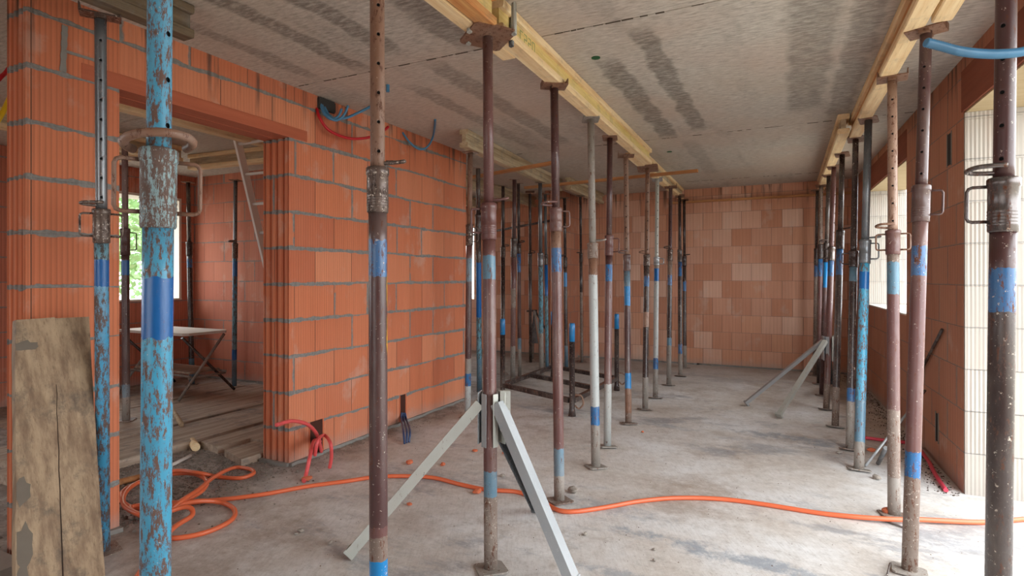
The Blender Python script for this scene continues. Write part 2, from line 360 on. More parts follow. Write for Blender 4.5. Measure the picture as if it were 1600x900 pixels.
# ceiling: precast slabs with open joints
bm = bmesh.new()
ys = [-3.3, .26, 2.82, 5.39, 7.96, 9.2]
for a, b in zip(ys, ys[1:]): box(bm, -7.6, a + .004, H, 1.4, b - .004, H + .18)
box(bm, -7.6, -3.3, H + .18, 1.4, 9.2, H + .3)
struct(link('ceiling', bm, M_CEIL))
# mortar squeezed out of the joints
bm = bmesh.new()
for y in (2.82, 5.39, 7.96):
    x = -3.0
    while x < .9:
        L = random.uniform(.02, .09)
        if random.random() < .55: box(bm, x, y - random.uniform(.003, .006), H - random.uniform(.001, .003), x + L, y + random.uniform(.003, .006), H + .01)
        x += L + random.uniform(.0, .05)
struct(link('trim_1', bm, plain('joint_dirt', lin(84, 72, 60), .95)))
def grooved_end(x0, x1, y, sgn=-1, k=4, depth=.03):
    """footprint points across a grooved block end from x0 to x1 at y"""
    pts = []; m = 40
    for i in range(m + 1):
        t = i / m; g = abs(math.sin(PI * k * t)) ** .6
        pts.append((x0 + (x1 - x0) * t, y - sgn * depth * (1 - g) if 0 < t < 1 else y))
    return pts
# left partition with its opening, pier and lintel
TH = .245
def partition():
    bm = bmesh.new()
    prism(bm, grooved_end(LX - TH, LX, 2.77) + [(LX, 5.12), (LX - TH, 5.12)], 0, 2.235)
    prism(bm, [(LX - TH, 2.77), (LX, 2.77), (LX, 5.12), (LX - TH, 5.12)], 2.235, H)
    return bm
bm = partition()
struct(link('wall_left', bm, BR_MAIN))
bm = bmesh.new()
LXP = -3.185
prism(bm, grooved_end(LXP - .02, LX, 1.30) + [(LX, 1.69), (LXP - .02, 1.69)], 0, H)
struct(link('wall_left_pier', bm, BR_PIER))
# masonry over the opening and its clay lintel
bm = bmesh.new(); box(bm, LX - TH, 1.69, 2.313, LX, 2.77, H); struct(link('wall_left_above_opening', bm, BR_MAIN))
n = N('clay_lintel'); g = n.noise(n.scale(W(n), (30, 2, 30)), 1, 4)
M_LINT = n.out(n.mix(g, lin(192, 108, 76), lin(160, 80, 54)), .9)
n = N('clay_lintel_dark'); g = n.noise(n.scale(W(n), (30, 2, 30)), 1, 4)
M_LINTD = n.out(n.mix(g, lin(150, 84, 60), lin(118, 62, 44)), .9)
bm = bmesh.new(); box(bm, LX - TH + .002, 1.52, 2.235, LX + .003, 2.93, 2.311)
box(bm, LX - TH * .5 - .004, 1.53, 2.233, LX - TH * .5 + .004, 2.92, 2.236)
struct(link('trim_2', bm, M_LINT))
# stub wall at the back
bm = bmesh.new(); prism(bm, grooved_end(LX - TH, LX, 7.85) + [(LX, 8.66), (LX - TH, 8.66)], 0, H); struct(link('wall_stub', bm, BR_RIGHT))
# back wall with window far left
bm = bmesh.new(); YB = 8.66
WZ0, WZ1 = .9, 2.2
box(bm, -4.98, YB, 0, 1.3, YB + .3, H); box(bm, -7.4, YB, 0, -6.2, YB + .3, H)
box(bm, -6.2, YB, 0, -4.98, YB + .3, WZ0); box(bm, -6.2, YB, WZ1, -4.98, YB + .3, H)
struct(link('wall_back', bm, BR_BACK))
# left room: far wall with window, cross wall
bm = bmesh.new(); XF = -6.97
def wall_y(bm, x0, x1, y0, y1, openings):
    """wall along Y with rectangular openings (ya, yb, za, zb)"""
    y = y0
    for ya, yb, za, zb in sorted(openings):
        if ya > y: box(bm, x0, y, 0, x1, ya, H)
        if za > 0: box(bm, x0, ya, 0, x1, yb, za)
        if zb < H: box(bm, x0, ya, zb, x1, yb, H)
        y = yb
    if y < y1: box(bm, x0, y, 0, x1, y1, H)
wall_y(bm, XF - .36, XF, -3.0, 8.96, [(3.25, 4.62, 1.0, 2.29), (-2.0, .6, 1.0, 2.29), (5.6, 7.4, 1.0, 2.29)])  # first window is the visible one; the other two are added for light
struct(link('wall_far_left', bm, BR_LEFT))
bm = bmesh.new(); box(bm, XF, 4.80, 0, LX - TH - .8, 5.03, H); struct(link('wall_left_room_back', bm, BR_LEFT))
# right wall, slightly out of square
RM = Matrix.Translation((.94, 4.19, 0)) @ Matrix.Rotation(math.radians(1.7), 4, 'Z') @ Matrix.Translation((0, -4.19, 0))
def rbox(bm, *a, mi=0): box(bm, *a, mi=mi, M=RM)
RT = .36
bm = bmesh.new()
DY0, DY1, DZ = .7, 4.19, 2.27
WY0, WY1, SZ, WZ = 5.68, 7.62, .965, 2.28
rbox(bm, 0, -3.2, 0, RT, DY0, H)
rbox(bm, 0, DY1, 0, RT, WY0, H); rbox(bm, 0, WY0, 0, RT, WY1, SZ); rbox(bm, 0, WY1, 0, RT, 8.66, H)
rbox(bm, 0, DY0, DZ, RT, DY1, H); rbox(bm, 0, WY0, WZ, RT, WY1, H)
struct(link('wall_right', bm, BR_RIGHT))
# lintels on the room side, white blocks in the reveals
bm = bmesh.new(); rbox(bm, -.004, DY0, DZ - .001, .2, DY1 + .02, DZ + .24); rbox(bm, -.004, WY0 - .02, WZ - .001, .2, WY1 + .02, WZ + .24); struct(link('trim_3', bm, M_LINTD))
n = N('white_reveal_board'); px_, py_, pz_ = n.xyz(W(n))
M_SOFF = n.out(n.mix(n.noise(n.scale(W(n), (6, 40, 6)), 1, 4), lin(200, 182, 146), lin(170, 148, 112)), .9)
bm = bmesh.new(); rbox(bm, .01, DY0, DZ - .012, RT + .1, DY1, DZ - .0015); rbox(bm, .01, WY0, WZ - .012, RT, WY1, WZ - .0015); struct(link('trim_4', bm, M_SOFF))
def ribbed(bm, x0, x1, y, z0, z1):
    """white block reveal facing -Y, every course ribbed; smooth mortar rendered over some"""
    z = z0; i = 0
    while z < z1 - .01:
        zt = min(z + .246, z1); m = 50; rib = (i % 4 not in (0, 3)) or z1 - z < .3
        pts = [(x0 + (x1 - x0) * k / m, y - (.004 if (rib and k % 2) else (.0022 if rib else .003))) for k in range(m + 1)]
        prism(bm, pts + [(x1, y + .02), (x0, y + .02)], z, zt - .0012, M=RM); z = zt; i += 1
bm = bmesh.new(); ribbed(bm, .004, RT + .16, DY1 - .021, 0, DZ - .012); ribbed(bm, .004, RT, WY1 - .021, SZ + .012, WZ - .012)
rbox(bm, .004, WY0 + .001, SZ + .012, RT, WY0 + .02, WZ - .012)
struct(link('wall_right_reveals', bm, BR_WHITE))
M_SILL = plain('sill_mortar_pale', lin(226, 220, 208), .9, 0, .12, 12)
bm = bmesh.new(); rbox(bm, -.004, WY0, SZ, RT + .03, WY1, SZ + .012); struct(link('trim_5', bm, M_SILL))
bm = bmesh.new(); box(bm, XF - .36, 3.25, 1.0, XF + .01, 4.62, 1.02); box(bm, XF - .36, 4.59, 1.02, XF + .003, 4.62, 2.29); box(bm, XF - .36, 3.25, 1.02, XF + .003, 3.28, 2.29); box(bm, XF - .36, 3.28, 2.26, XF + .003, 4.59, 2.29)
struct(link('trim_6', bm, M_SILL))
# wall behind the camera; its unseen opening is sized to limit the fill light
bm = bmesh.new(); box(bm, -7.3, -3.2, 0, -2.6, -2.95, H); box(bm, -.9, -3.2, 0, 1.3, -2.95, H); box(bm, -2.6, -3.2, 2.2, -.9, -2.95, H)
struct(link('wall_rear', bm, BR_MAIN))
# mortar bed under the walls
bm = bmesh.new()
def bed(pts, w_=.035):
    for (x0, y0), (x1, y1) in zip(pts, pts[1:]):
        L = math.hypot(x1 - x0, y1 - y0); k = max(2, int(L / .06)); t = Vector((x1 - x0, y1 - y0)).normalized(); nn = Vector((t.y, -t.x))
        pr = [(x0, y0)] 
        outl = [Vector((x0, y0)) + t * L * i / k + nn * (w_ * (.5 + mnoise.noise((x0 + i * .7, y0, 1)) * .9)) for i in range(k + 1)]
        prism(bm, [(x0, y0)] + [(q.x, q.y) for q in outl] + [(x1, y1)], 0, .022)
bed([(LX, 2.77), (LX, 5.12)]); bed([(-3.3, 2.77), (LX, 2.77)][::1]); bed([(LX, 1.3), (LX, 1.69)]); bed([(-6.9, 4.8), (-4.2, 4.8)])
bed([(-4.9, YB), (.8, YB)])
struct(link('baseboard_left', bm, M_MORTAR))

# ------------------------------------------------------------------ formwork beams
ZB = 2.43
def beam(x0, x1, y0, y1, wid, label, mats, group='timber formwork beams under the ceiling', zb=ZB, zt=None, axis='Y', stencil=False):
    """I-shaped timber beam; (x0,y0)-(x1,y1) is its centre line"""
    zt = H - .002 if zt is None else zt
    a, b = Vector((x0, y0, 0)), Vector((x1, y1, 0)); L = (b - a).length; rot = math.atan2(b.y - a.y, b.x - a.x) - PI / 2
    e = empty('formwork_beam', label, 'beam', (x0, y0, zb), group); e.rotation_euler = (0, 0, rot)
    h = zt - zb; fl = .042; hw = wid / 2
    for nm, z0, z1 in (('bottom_flange', 0, fl), ('top_flange', h - fl, h)):
        bm = bmesh.new(); c = .006
        pts = [(-hw, z0 + c), (-hw + c, z0), (hw - c, z0), (hw, z0 + c), (hw, z1 - c), (hw - c, z1), (-hw + c, z1), (-hw, z1 - c)]
        va = [bm.verts.new((x, 0, z)) for x, z in pts]; vb = [bm.verts.new((x, L, z)) for x, z in pts]
        bm.faces.new(va); bm.faces.new(vb[::-1])
        for i in range(8): bm.faces.new([va[i], va[(i + 1) % 8], vb[(i + 1) % 8], vb[i]])
        link(nm, bm, mats[0], e)
    bm = bmesh.new(); box(bm, -hw * .42, .004, fl, hw * .42, L - .004, h - fl)
    link('web', bm, mats[1], e)
    return e
bA = beam(-1.318, -1.318, -.4, 2.66, .08, 'pale timber formwork beam ending just past the crown head of the prop with tripod, leftmost of the overlap', (M_BEAM, M_BEAMO))
bB = beam(-1.232, -1.232, -.4, 2.28, .082, 'timber formwork beam with orange end block that stops at the crown head with tall prongs', (M_BEAMO, M_BEAMW))
b1 = beam(-1.232, -1.275, 2.34, 5.75, .088, 'long yellow formwork beam along the middle of the ceiling carrying the central prop row', (M_BEAM, M_BEAMW))
b2 = beam(-1.345, -1.40, 5.3, 8.5, .085, 'far timber formwork beam continuing the central row to the back wall', (M_BEAM, M_BEAMG))
bR = beam(.625, .625, .5, 3.12, .08, 'short rough timber beam with splintered end beside the near right prop head', (M_BEAM, M_BEAMO))
bR1 = beam(.538, .50, 2.0, 5.45, .088, 'timber formwork beam on the right side of the ceiling, nearer one of the right row', (M_BEAM, M_BEAMO))
bR2 = beam(.405, .40, 5.2, 8.5, .085, 'timber formwork beam on the right side of the ceiling, farther one near the back wall', (M_BEAM, M_BEAMG))
bL0 = beam(-2.60, -2.60, -.2, 1.76, .085, 'dark timber formwork beam above the left brick pier, end hanging free', (M_BEAMD, M_BEAMD))
bL1 = beam(-2.56, -2.72, 4.27, 7.0, .085, 'weathered formwork beam starting near the end of the orange brick wall', (M_BEAMG, M_BEAMG))
bL2 = beam(-2.62, -2.66, 6.9, 8.5, .08, 'grey formwork beam behind the weathered one, reaching the back wall', (M_BEAMG, M_BEAMG)); 
bL2.location.x += .06
for i, (x, y0, y1, lb) in enumerate([(-3.7, 5.3, 8.4, 'shadowed formwork beam behind the orange wall, nearest of the rear-left bay'), (-4.6, 5.3, 8.4, 'shadowed formwork beam in the middle of the rear-left bay'), (-5.5, 5.4, 8.4, 'shadowed formwork beam farthest left in the rear-left bay')]):
    beam(x, x, y0, y1, .08, lb, (M_BEAMG, M_BEAMG))
beam(-5.72, -4.33, 3.9, 4.0, .085, 'timber formwork beam crossing the left room behind the ladder', (M_BEAM, M_BEAMG))
beam(-4.12, -4.12, 1.85, 3.75, .09, 'bright timber beam over the left room doorway beside the ladder top', (M_BEAM, M_BEAMO))
beam(-5.45, -5.45, .8, 3.6, .1, 'pale formwork beam over the left room running towards the window', (M_BEAM, M_BEAMG))
beam(-6.8, -5.56, 3.3, 3.3, .085, 'formwork beam by the window of the left room', (M_BEAM, M_BEAMG))
# stencil marks on the long yellow beam
bm = bmesh.new()
def glyph(bm, strokes, y, z, s):
    for (a, b, c, d) in strokes:
        y0, y1 = sorted((a, c)); z0, z1 = sorted((b, d)); t = .006
        box(bm, .0187, y + y0 * s - t / 2, z + z0 * s - t / 2, .0193, y + y1 * s + t / 2, z + z1 * s + t / 2)
GL = {'E': [(0, 0, 0, 1), (0, 0, .6, 0), (0, .5, .5, .5), (0, 1, .6, 1)], 'C': [(0, 0, 0, 1), (0, 0, .6, 0), (0, 1, .6, 1)], '2': [(0, 1, .6, 1), (.6, .5, .6, 1), (0, .5, .6, .5), (0, 0, 0, .5), (0, 0, .6, 0)], '0': [(0, 0, 0, 1), (.6, 0, .6, 1), (0, 0, .6, 0), (0, 1, .6, 1)]}
yy = .14
for ch in 'E C220':
    if ch != ' ': glyph(bm, GL[ch], yy, .055, .05)
    yy += .052
link('stencil_mark', bm, M_STAMP, b1)
# battens
def batten(a, b, w_, h_, label, mat):
    a, b = Vector(a), Vector(b); d = b - a; e = bpy.data.meshes.new('timber_batten'); bm = bmesh.new(); box(bm, 0, -w_ / 2, -h_ / 2, d.length, w_ / 2, h_ / 2)
    bmesh.ops.bevel(bm, geom=bm.edges[:], offset=.003, segments=1)
    o = link('timber_batten', bm, mat); o.location = a; o.rotation_euler = d.to_track_quat('X', 'Z').to_euler()
    return tag(o, label, 'batten', 'timber battens fixed under the beams')
batten((-3.22, 5.52, 2.413), (-2.06, 5.16, 2.413), .05, .03, 'brown timber batten running from the orange wall end towards the central row', M_BATTEN)
batten((-2.97, 6.45, 2.413), (-.85, 6.22, 2.413), .05, .03, 'long thin brown batten crossing under the central beam near the back', M_BATTEN)
batten((-1.6, 8.60, 2.395), (.75, 8.60, 2.395), .05, .03, 'thin pale batten along the top of the back wall', M_BATTEN)
batten((-4.6, 8.0, 1.98), (-3.0, 7.6, 2.12), .04, .03, 'dark diagonal batten tied between the rear-left props', MP['dark'])

# ------------------------------------------------------------------ steel props
def zpix(B, T, y):
    """height along the prop at which it crosses picture row y (measured from the photo)"""
    dB, dT = dep(B), dep(T); k = (CY - y) / F
    # k*(dB + t*(dT-dB)) = z0 + t*dz - CH
    t = (k * dB - (B.z - CH)) / ((T.z - B.z) - k * (dT - dB)); return t * (T - B).length
def rect_loop(bm, x0, x1, z0, z1, r=.0048, yoff=0.0, mi=0):
    c = .012; s = 1 if x1 > x0 else -1
    tube(bm, [(x0, yoff, z0), (x1 - s * c, yoff, z0), (x1 - s * c * .3, yoff, z0 + c * .3), (x1, yoff, z0 + c), (x1, yoff, z1 - c), (x1 - s * c * .3, yoff, z1 - c * .3), (x1 - s * c, yoff, z1), (x0, yoff, z1)], r, 8, mi)
def steel_prop(label, B, T, U, cy, segs, cmat='rust', r=.030, holes=False, hang=0.0, loops=(), pin=None, head='plate', hyaw=0.0, byaw=0.3, group='steel props', lb_plate='greyb', splash=None, hsp=.1, hmat=None, hmax=None):
    B, T = Vector(B), Vector(T); d = T - B; L = d.length
    e = empty('steel_prop', label, 'prop', B, group); e.rotation_euler = d.to_track_quat('Z', 'Y').to_euler()
    # local frame: angle of the viewer as seen from the prop (rotation from track_quat ~ identity plus a spin)
    R = d.to_track_quat('Z', 'Y').to_matrix().inverted(); v = R @ (Vector((0, 0, CH)) - (B + T) / 2); cang = math.atan2(v.y, v.x)
    zc1 = zpix(B, T, cy[0]); zc0 = zpix(B, T, cy[1])
    ri = r * .80; rc = r * 1.17
    hm = MP[hmat or cmat]
    # base plate
    bm = bmesh.new(); q = .065; Mz = Matrix.Rotation(byaw, 4, 'Z'); pts = [(-q, -q + .012), (-q + .012, -q), (q - .012, -q), (q, -q + .012), (q, q - .012), (q - .012, q), (-q + .012, q), (-q, q - .012)]
    prism(bm, pts, .001, .008, M=Mz); link('base_plate', bm, MP[lb_plate], e)
    # outer tube with its paint bands
    mats = []; prof = []; jag = set(); top = zc0 + .004
    zz = [(zpix(B, T, y), m) for y, m in segs]         # from the collar down: (row where it starts, material)
    zz[0] = (top, zz[0][1]); lows = [z for z, _ in zz[1:]] + [.008]
    sl = []
    for (zt, m), zl in zip(zz, lows):
        if m not in mats: mats.append(m)
        sl.append((zl, zt, mats.index(m)))
    sl.reverse()
    for i, (zl, zt, mi) in enumerate(sl):
        prof.append((max(zl, .008), r, mi)); 
        if i: jag.add(len(prof) - 1)
    prof.append((top, r, sl[-1][2]))
    bm = bmesh.new(); lathe(bm, prof, 24, 0, jag); link('outer_tube', bm, [MP[m] for m in mats], e)
    # collar: threaded sleeve and nut
    bm = bmesh.new(); hgt = zc1 - zc0
    pr = [(zc0, rc * .93, 0), (zc0 + .004, rc, 0)]
    if hgt > .05:
        k = 5
        for i in range(k):
            z = zc0 + hgt * (.12 + .1 * i / k * 3); pr += [(z, rc, 0), (z + .003, rc * 1.035, 0), (z + .006, rc, 0)]
    pr += [(zc1 - hgt * .18, rc, 0), (zc1 - hgt * .16, rc * 1.08, 0), (zc1 - .004, rc * 1.08, 0), (zc1, rc * .97, 0)]
    lathe(bm, pr, 24); link('collar', bm, MP[cmat], e)
    # handles on the collar
    for side in loops:
        bm = bmesh.new(); ang = cang + PI / 2 * (1 if side == 'r' else -1) + random.uniform(-.15, .15)
        rect_loop(bm, rc * .85, rc + .045, zc0 + hgt * .2, zc1 - hgt * .15)
        bmesh.ops.rotate(bm, verts=bm.verts, cent=(0, 0, 0), matrix=Matrix.Rotation(ang, 3, 'Z')); link('handle', bm, hm, e)
    if pin:
        bm = bmesh.new(); rr = r * 1.9 if pin != 'wide' else r * 2.15; z = zc1 + .014
        pr_ = .0065 if pin != 'wide' else .0098
        side = 1 if 'r' in pin else -1
        if pin == 'wide':
            a0 = cang + 2.2; pts = [(rr * math.cos(a0 - t) * 1.0, rr * math.sin(a0 - t), z + .012 * math.sin(t * 1.0)) for t in [i * .25 for i in range(19)]]
            tube(bm, pts, pr_, 10)
        else:
            a = cang + side * 1.2
            ux, uy = math.cos(a), math.sin(a); wx, wy = -uy, ux
            pts = [(-ux * r * .7, -uy * r * .7, z), (ux * r * 1.6, uy * r * 1.6, z), (ux * r * 2.7, uy * r * 2.7, z + .003), (ux * r * 2.9 + wx * r * .5, uy * r * 2.9 + wy * r * .5, z + .008),
                   (ux * r * 2.3 + wx * r * 1.5, uy * r * 2.3 + wy * r * 1.5, z + .012), (ux * r * .4 + wx * r * 1.7, uy * r * .4 + wy * r * 1.7, z + .014)]
            tube(bm, smooth_path(pts, 5), pr_, 8)
        link('locking_pin', bm, hm, e)
    # inner tube
    bm = bmesh.new()
    if holes:
        hs = []; z = zc1 + .05
        while z < L - .04 and (hmax is None or len(hs) < hmax): hs.append(z); z += hsp
        holed_tube(bm, ri, zc1 - .005, L - .007, hs, cang + hang)
    else: lathe(bm, [(zc1 - .005, ri, 0), (L - .007, ri, 0)], 24)
    link('inner_tube', bm, [MP[U], M_HOLE], e)
    # head
    bm = bmesh.new(); Mz = Matrix.Rotation(hyaw, 4, 'Z')
    q = .06
    if head == 'plate': prism(bm, [(-q, -q + .01), (-q + .01, -q), (q - .01, -q), (q, -q + .01), (q, q - .01), (q - .01, q), (-q + .01, q), (-q, q - .01)], L - .007, L, M=Mz)
    elif head == 'fork':
        q = .075; box(bm, -q, -.05, L - .007, q, .05, L, M=Mz)
        for s in (-1, 1): prism(bm, [(s * q, -.05), (s * (q - .006), -.05), (s * (q - .006), .05), (s * q, .05)], L, L + .028, M=Mz)
        box(bm, -.02, -.04, L - .02, .02, .04, L - .007, M=Mz)
    elif head == 'crown':
        q = .105; prism(bm, [(-q, -q + .015), (-q + .015, -q), (q - .015, -q), (q, -q + .015), (q, q - .015), (q - .015, q), (-q + .015, q), (-q, q - .015)], L - .012, L, M=Mz)
    hd = link('head_plate', bm, MP[hmat or 'rust'], e)
    return e
def PX(label, b, t, *a, **k):
    zt = k.pop('zt', ZB - .003)
    return steel_prop(label, at(b[0], b[1]), at(t[0], t[1], zt) if t[1] is not None else None, *a, **k)
def PD(label, bx, tx, d, *a, **k):
    zt = k.pop('zt', ZB - .003); b = atd(bx, CY, d); b.z = k.pop('bz', 0); t = atd(tx, CY, d); t.z = zt
    return steel_prop(label, b, t, *a, **k)
GC, GR, GM, GL_ = 'props of the central row', 'props of the right row', 'props in the rear-left bay', 'props of the left room'
# central row
PD('thick sky-blue flaking steel prop in the left foreground with mottled collar and wide bent pin', 239.5, 253, 1.235, 'cyan', (233, 357), [(357, 'cyan'), (434, 'blue'), (527, 'cyan')], 'mott', holes=True, hang=.75, loops='lr', pin='wide', group=GC, hmat='rust', hsp=.1)
PD('dark brown prop with worn blue band and yellow paint splash, left of the tripod prop', 592, 589, 1.87, 'rust', (262, 333), [(333, 'brown'), (375, 'bluew'), (432, 'brown'), (820, 'pink'), (835, 'greyb'), (872, 'sky')], 'rdark', holes=True, hang=.15, pin='r', group=GC, hsp=.096)
c2 = PX('reddish-brown steel prop held by the galvanised tripod, crown head with tall prongs', (767, 890), (762, 55), 'pink', (318, 375), [(375, 'pink'), (400, 'bluef'), (437, 'pink'), (735, 'bluef'), (775, 'greyb')], 'pink', group=GC, head='crown', hyaw=.35, byaw=.2, loops='l', pin='r', lb_plate='grey', zt=ZB - .003)
PX('brown steel prop next behind the tripod prop, pale wire pin and blue band', (874, 783), (866, 134), 'brown', (325, 362), [(362, 'rust'), (388, 'bluew'), (425, 'pink'), (640, 'pink'), (700, 'bluef'), (742, 'grey')], 'pink', group=GC, head='fork', pin='l', loops='r')
PX('pale whitewashed steel prop in the central row, lightest of them', (931, 730), (923, 186), 'grey', (380, 404), [(404, 'rust'), (430, 'white'), (635, 'bluew'), (664, 'grey')], 'greyb', group=GC, pin='r', hmat='grey', lb_plate='grey', r=.031)
PX('brown steel prop right behind the pale one, lower half grey with cement', (949, 698), (953, 215), 'brown', (368, 400), [(400, 'brown'), (414, 'bluew'), (440, 'pink'), (600, 'white')], 'pink', group=GC, loops='r', lb_plate='grey', r=.028)
PX('rusty perforated prop with two bright blue bands and a third near the foot', (982, 662), (978, 243), 'rust', (398, 424), [(424, 'bluef'), (448, 'sky'), (478, 'brown'), (583, 'sky'), (607, 'rust'), (645, 'greyb')], 'brown', group=GC, holes=True, hang=-.2, pin='l', head='fork', r=.028)
PX('rusty perforated prop with a pale blotch at mid height', (1008, 640), (1012, 262), 'rust', (398, 416), [(416, 'dark'), (432, 'bluew'), (448, 'dark'), (488, 'tan'), (511, 'dark'), (590, 'grey')], 'rdark', group=GC, holes=True, hang=.2, pin='l', r=.028, head='crown', hmat='rust')
PX('grey-green perforated prop with blue band near its foot', (1024, 622), (1027, 280), 'galvc', (402, 415), [(415, 'grey'), (420, 'blue'), (440, 'white'), (560, 'bluew'), (577, 'grey')], 'galv', group=GC, holes=True, hang=.35, loops='r', r=.027, hmat='galv')
PX('red-brown perforated prop with ring pin, third from the back of the central row', (1045, 602), (1048, 292), 'brown', (390, 408), [(408, 'greyb'), (430, 'bluew'), (446, 'dark'), (528, 'bluef'), (540, 'grey')], 'rdark', group=GC, holes=True, hang=.1, pin='l', r=.028, head='fork')
PX('dark prop with low blue band, last but one of the central row', (1063, 588), (1062, 306), 'dark', (390, 410), [(410, 'bluew'), (432, 'dark'), (538, 'bluew'), (553, 'grey')], 'dark', group=GC, r=.027)
PX('dark prop farthest back in the central row against the pale brick wall', (1070, 575), (1069, 312), 'dark', (400, 416), [(416, 'dark'), (440, 'bluew'), (455, 'dark'), (540, 'grey')], 'dark', group=GC, r=.026, pin='r')
# crown prongs on the tripod prop
for i, (a, b) in enumerate(((.088, -.062), (.088, .05), (-.12, -.062), (-.12, .05))):
    bm = bmesh.new(); L = 2.427
    box(bm, -.004, -.018, 0, .004, .018, .15); tube(bm, [(0, -.002, 0), (0, -.002, .15)], .013, 12)
    o = link('prong', bm, MP['galvc' if i != 2 else 'galvd'], c2); o.location = (a, b, L - .008)
# right row
PD('dark brown steel prop at the right picture edge with bright steel collar and blue band', 1556.5, 1575, 1.57, 'brown', (278, 363), [(363, 'brown'), (420, 'bluew'), (487, 'dark')], 'steel', holes=True, hang=-.25, loops='l', pin='l', group=GR, hsp=.092)
PX('purple-brown steel prop second from the right edge with two blue bands', (1421, 893), (1447, 48), 'brown', (290, 347), [(347, 'pink'), (385, 'bluew'), (432, 'pink'), (705, 'bluew'), (745, 'greyb')], 'brown', holes=True, hang=-.1, loops='r', group=GR, head='fork', lb_plate='grey', zt=ZB - .003)
PX('pale rusty perforated prop with two wire loops on its collar, before the right window', (1397, 806), (1394, 122), 'tan', (360, 398), [(398, 'greyb'), (410, 'bluef'), (460, 'pink'), (640, 'greyb'), (745, 'grey')], 'pink', holes=True, hang=.0, loops='lr', pin='l', group=GR, head='fork', hmat='rust')
PX('sky-blue steel prop with bright blue band in the right row', (1342, 734), (1357, 187), 'galvd', (375, 412), [(412, 'cyan'), (425, 'blue'), (452, 'cyan'), (625, 'bluef'), (690, 'grey')], 'galvd', loops='r', pin='r', group=GR, lb_plate='grey', r=.031)
PX('dark prop speckled with plaster just left of the sky-blue one', (1328, 703), (1337, 217), 'dark', (392, 418), [(418, 'bluef'), (440, 'dark'), (607, 'bluew'), (628, 'grey')], 'dark', holes=True, hang=.9, loops='l', group=GR, r=.028)
PX('dark prop with grey cement foot, two to the left of the sky-blue prop', (1305, 667), (1316, 241), 'dark', (360, 390), [(390, 'bluew'), (430, 'dark'), (605, 'greyb')], 'dark', group=GR, r=.028, pin='r', lb_plate='grey')
PX('pink-brown prop clamped by the rear tripod', (1291, 640), (1303, 261), 'pink', (386, 408), [(408, 'bluew'), (432, 'pink'), (600, 'greyb')], 'steel', group=GR, r=.028, loops='l', holes=True, hang=1.0)
PX('narrow prop with bright blue collar band left of the rear tripod clamp', (1284, 618), (1295, 274), 'dark', (380, 410), [(410, 'sky'), (450, 'brown')], 'dark', group=GR, r=.026, pin='l')
PX('purplish prop second from the back of the right row', (1280, 600), (1283, 290), 'greyb', (382, 405), [(405, 'bluew'), (432, 'pink'), (560, 'dark')], 'dark', group=GR, r=.028, holes=True, hang=.8)
PX('dark slim prop farthest back in the right row', (1273, 587), (1277, 297), 'dark', (388, 414), [(414, 'bluew'), (432, 'greyb')], 'dark', group=GR, r=.024)
# rear-left bay
PX('rusty steel prop hard against the end of the orange brick wall', (730.5, 652), (735, 238), 'rust', (351, 384), [(384, 'pink'), (404, 'bluef'), (440, 'brown'), (560, 'grey'), (583, 'bluew'), (603, 'white')], 'rdark', group=GM, loops='r', r=.029, zt=ZB - .003)
PX('dark blue steel prop between the wall end and the tripod prop', (749, 612), (747, 262), 'dark', (335, 365), [(365, 'dark'), (410, 'blue'), (495, 'teal'), (560, 'bluef')], 'dark', group=GM, r=.029, pin='r')
PX('black slim prop before the pale bricks, left of the plaster-splashed one', (786, 585), (786, 290), 'dark', (386, 402), [(402, 'dark'), (560, 'greyb')], 'rdark', group=GM, r=.026, pin='r')
PX('brown steel prop splashed with white plaster in the rear-left bay', (801, 598), (804, 280), 'brown', (372, 402), [(402, 'pink'), (450, 'greyb'), (480, 'pink'), (540, 'grey')], 'dark', group=GM, r=.030)
PX('slim brown prop with blue band close beside the plaster-splashed one', (812, 590), (810, 286), 'dark', (380, 396), [(396, 'bluew'), (425, 'brown'), (528, 'bluef'), (545, 'grey')], 'dark', group=GM, r=.024, pin='r')
PX('black slim prop behind the small folded trestle', (829, 566), (828, 300), 'dark', (396, 412), [(412, 'dark'), (510, 'dark')], 'dark', group=GM, r=.023, pin='r')
PX('grey-green prop behind the rusty stacking frame', (846, 592), (844, 285), 'galvd', (395, 416), [(416, 'teal'), (450, 'teal'), (520, 'grey')], 'galvd', group=GM, r=.029)
PX('slim prop with strong blue band right of the grey-green one', (855, 580), (852, 303), 'galvd', (398, 414), [(414, 'blue'), (462, 'teal'), (540, 'bluef')], 'dark', group=GM, r=.024)
PX('slim dark prop with light blue band by the brick stub', (885, 575), (882, 309), 'dark', (402, 418), [(418, 'dark'), (426, 'sky'), (448, 'dark'), (540, 'bluef')], 'dark', group=GM, r=.026, pin='l')
PX('slim dark prop behind the pale whitewashed prop', (909, 566), (907, 306), 'dark', (396, 410), [(410, 'dark'), (456, 'greyb'), (520, 'grey')], 'dark', group=GM, r=.022, pin='l')
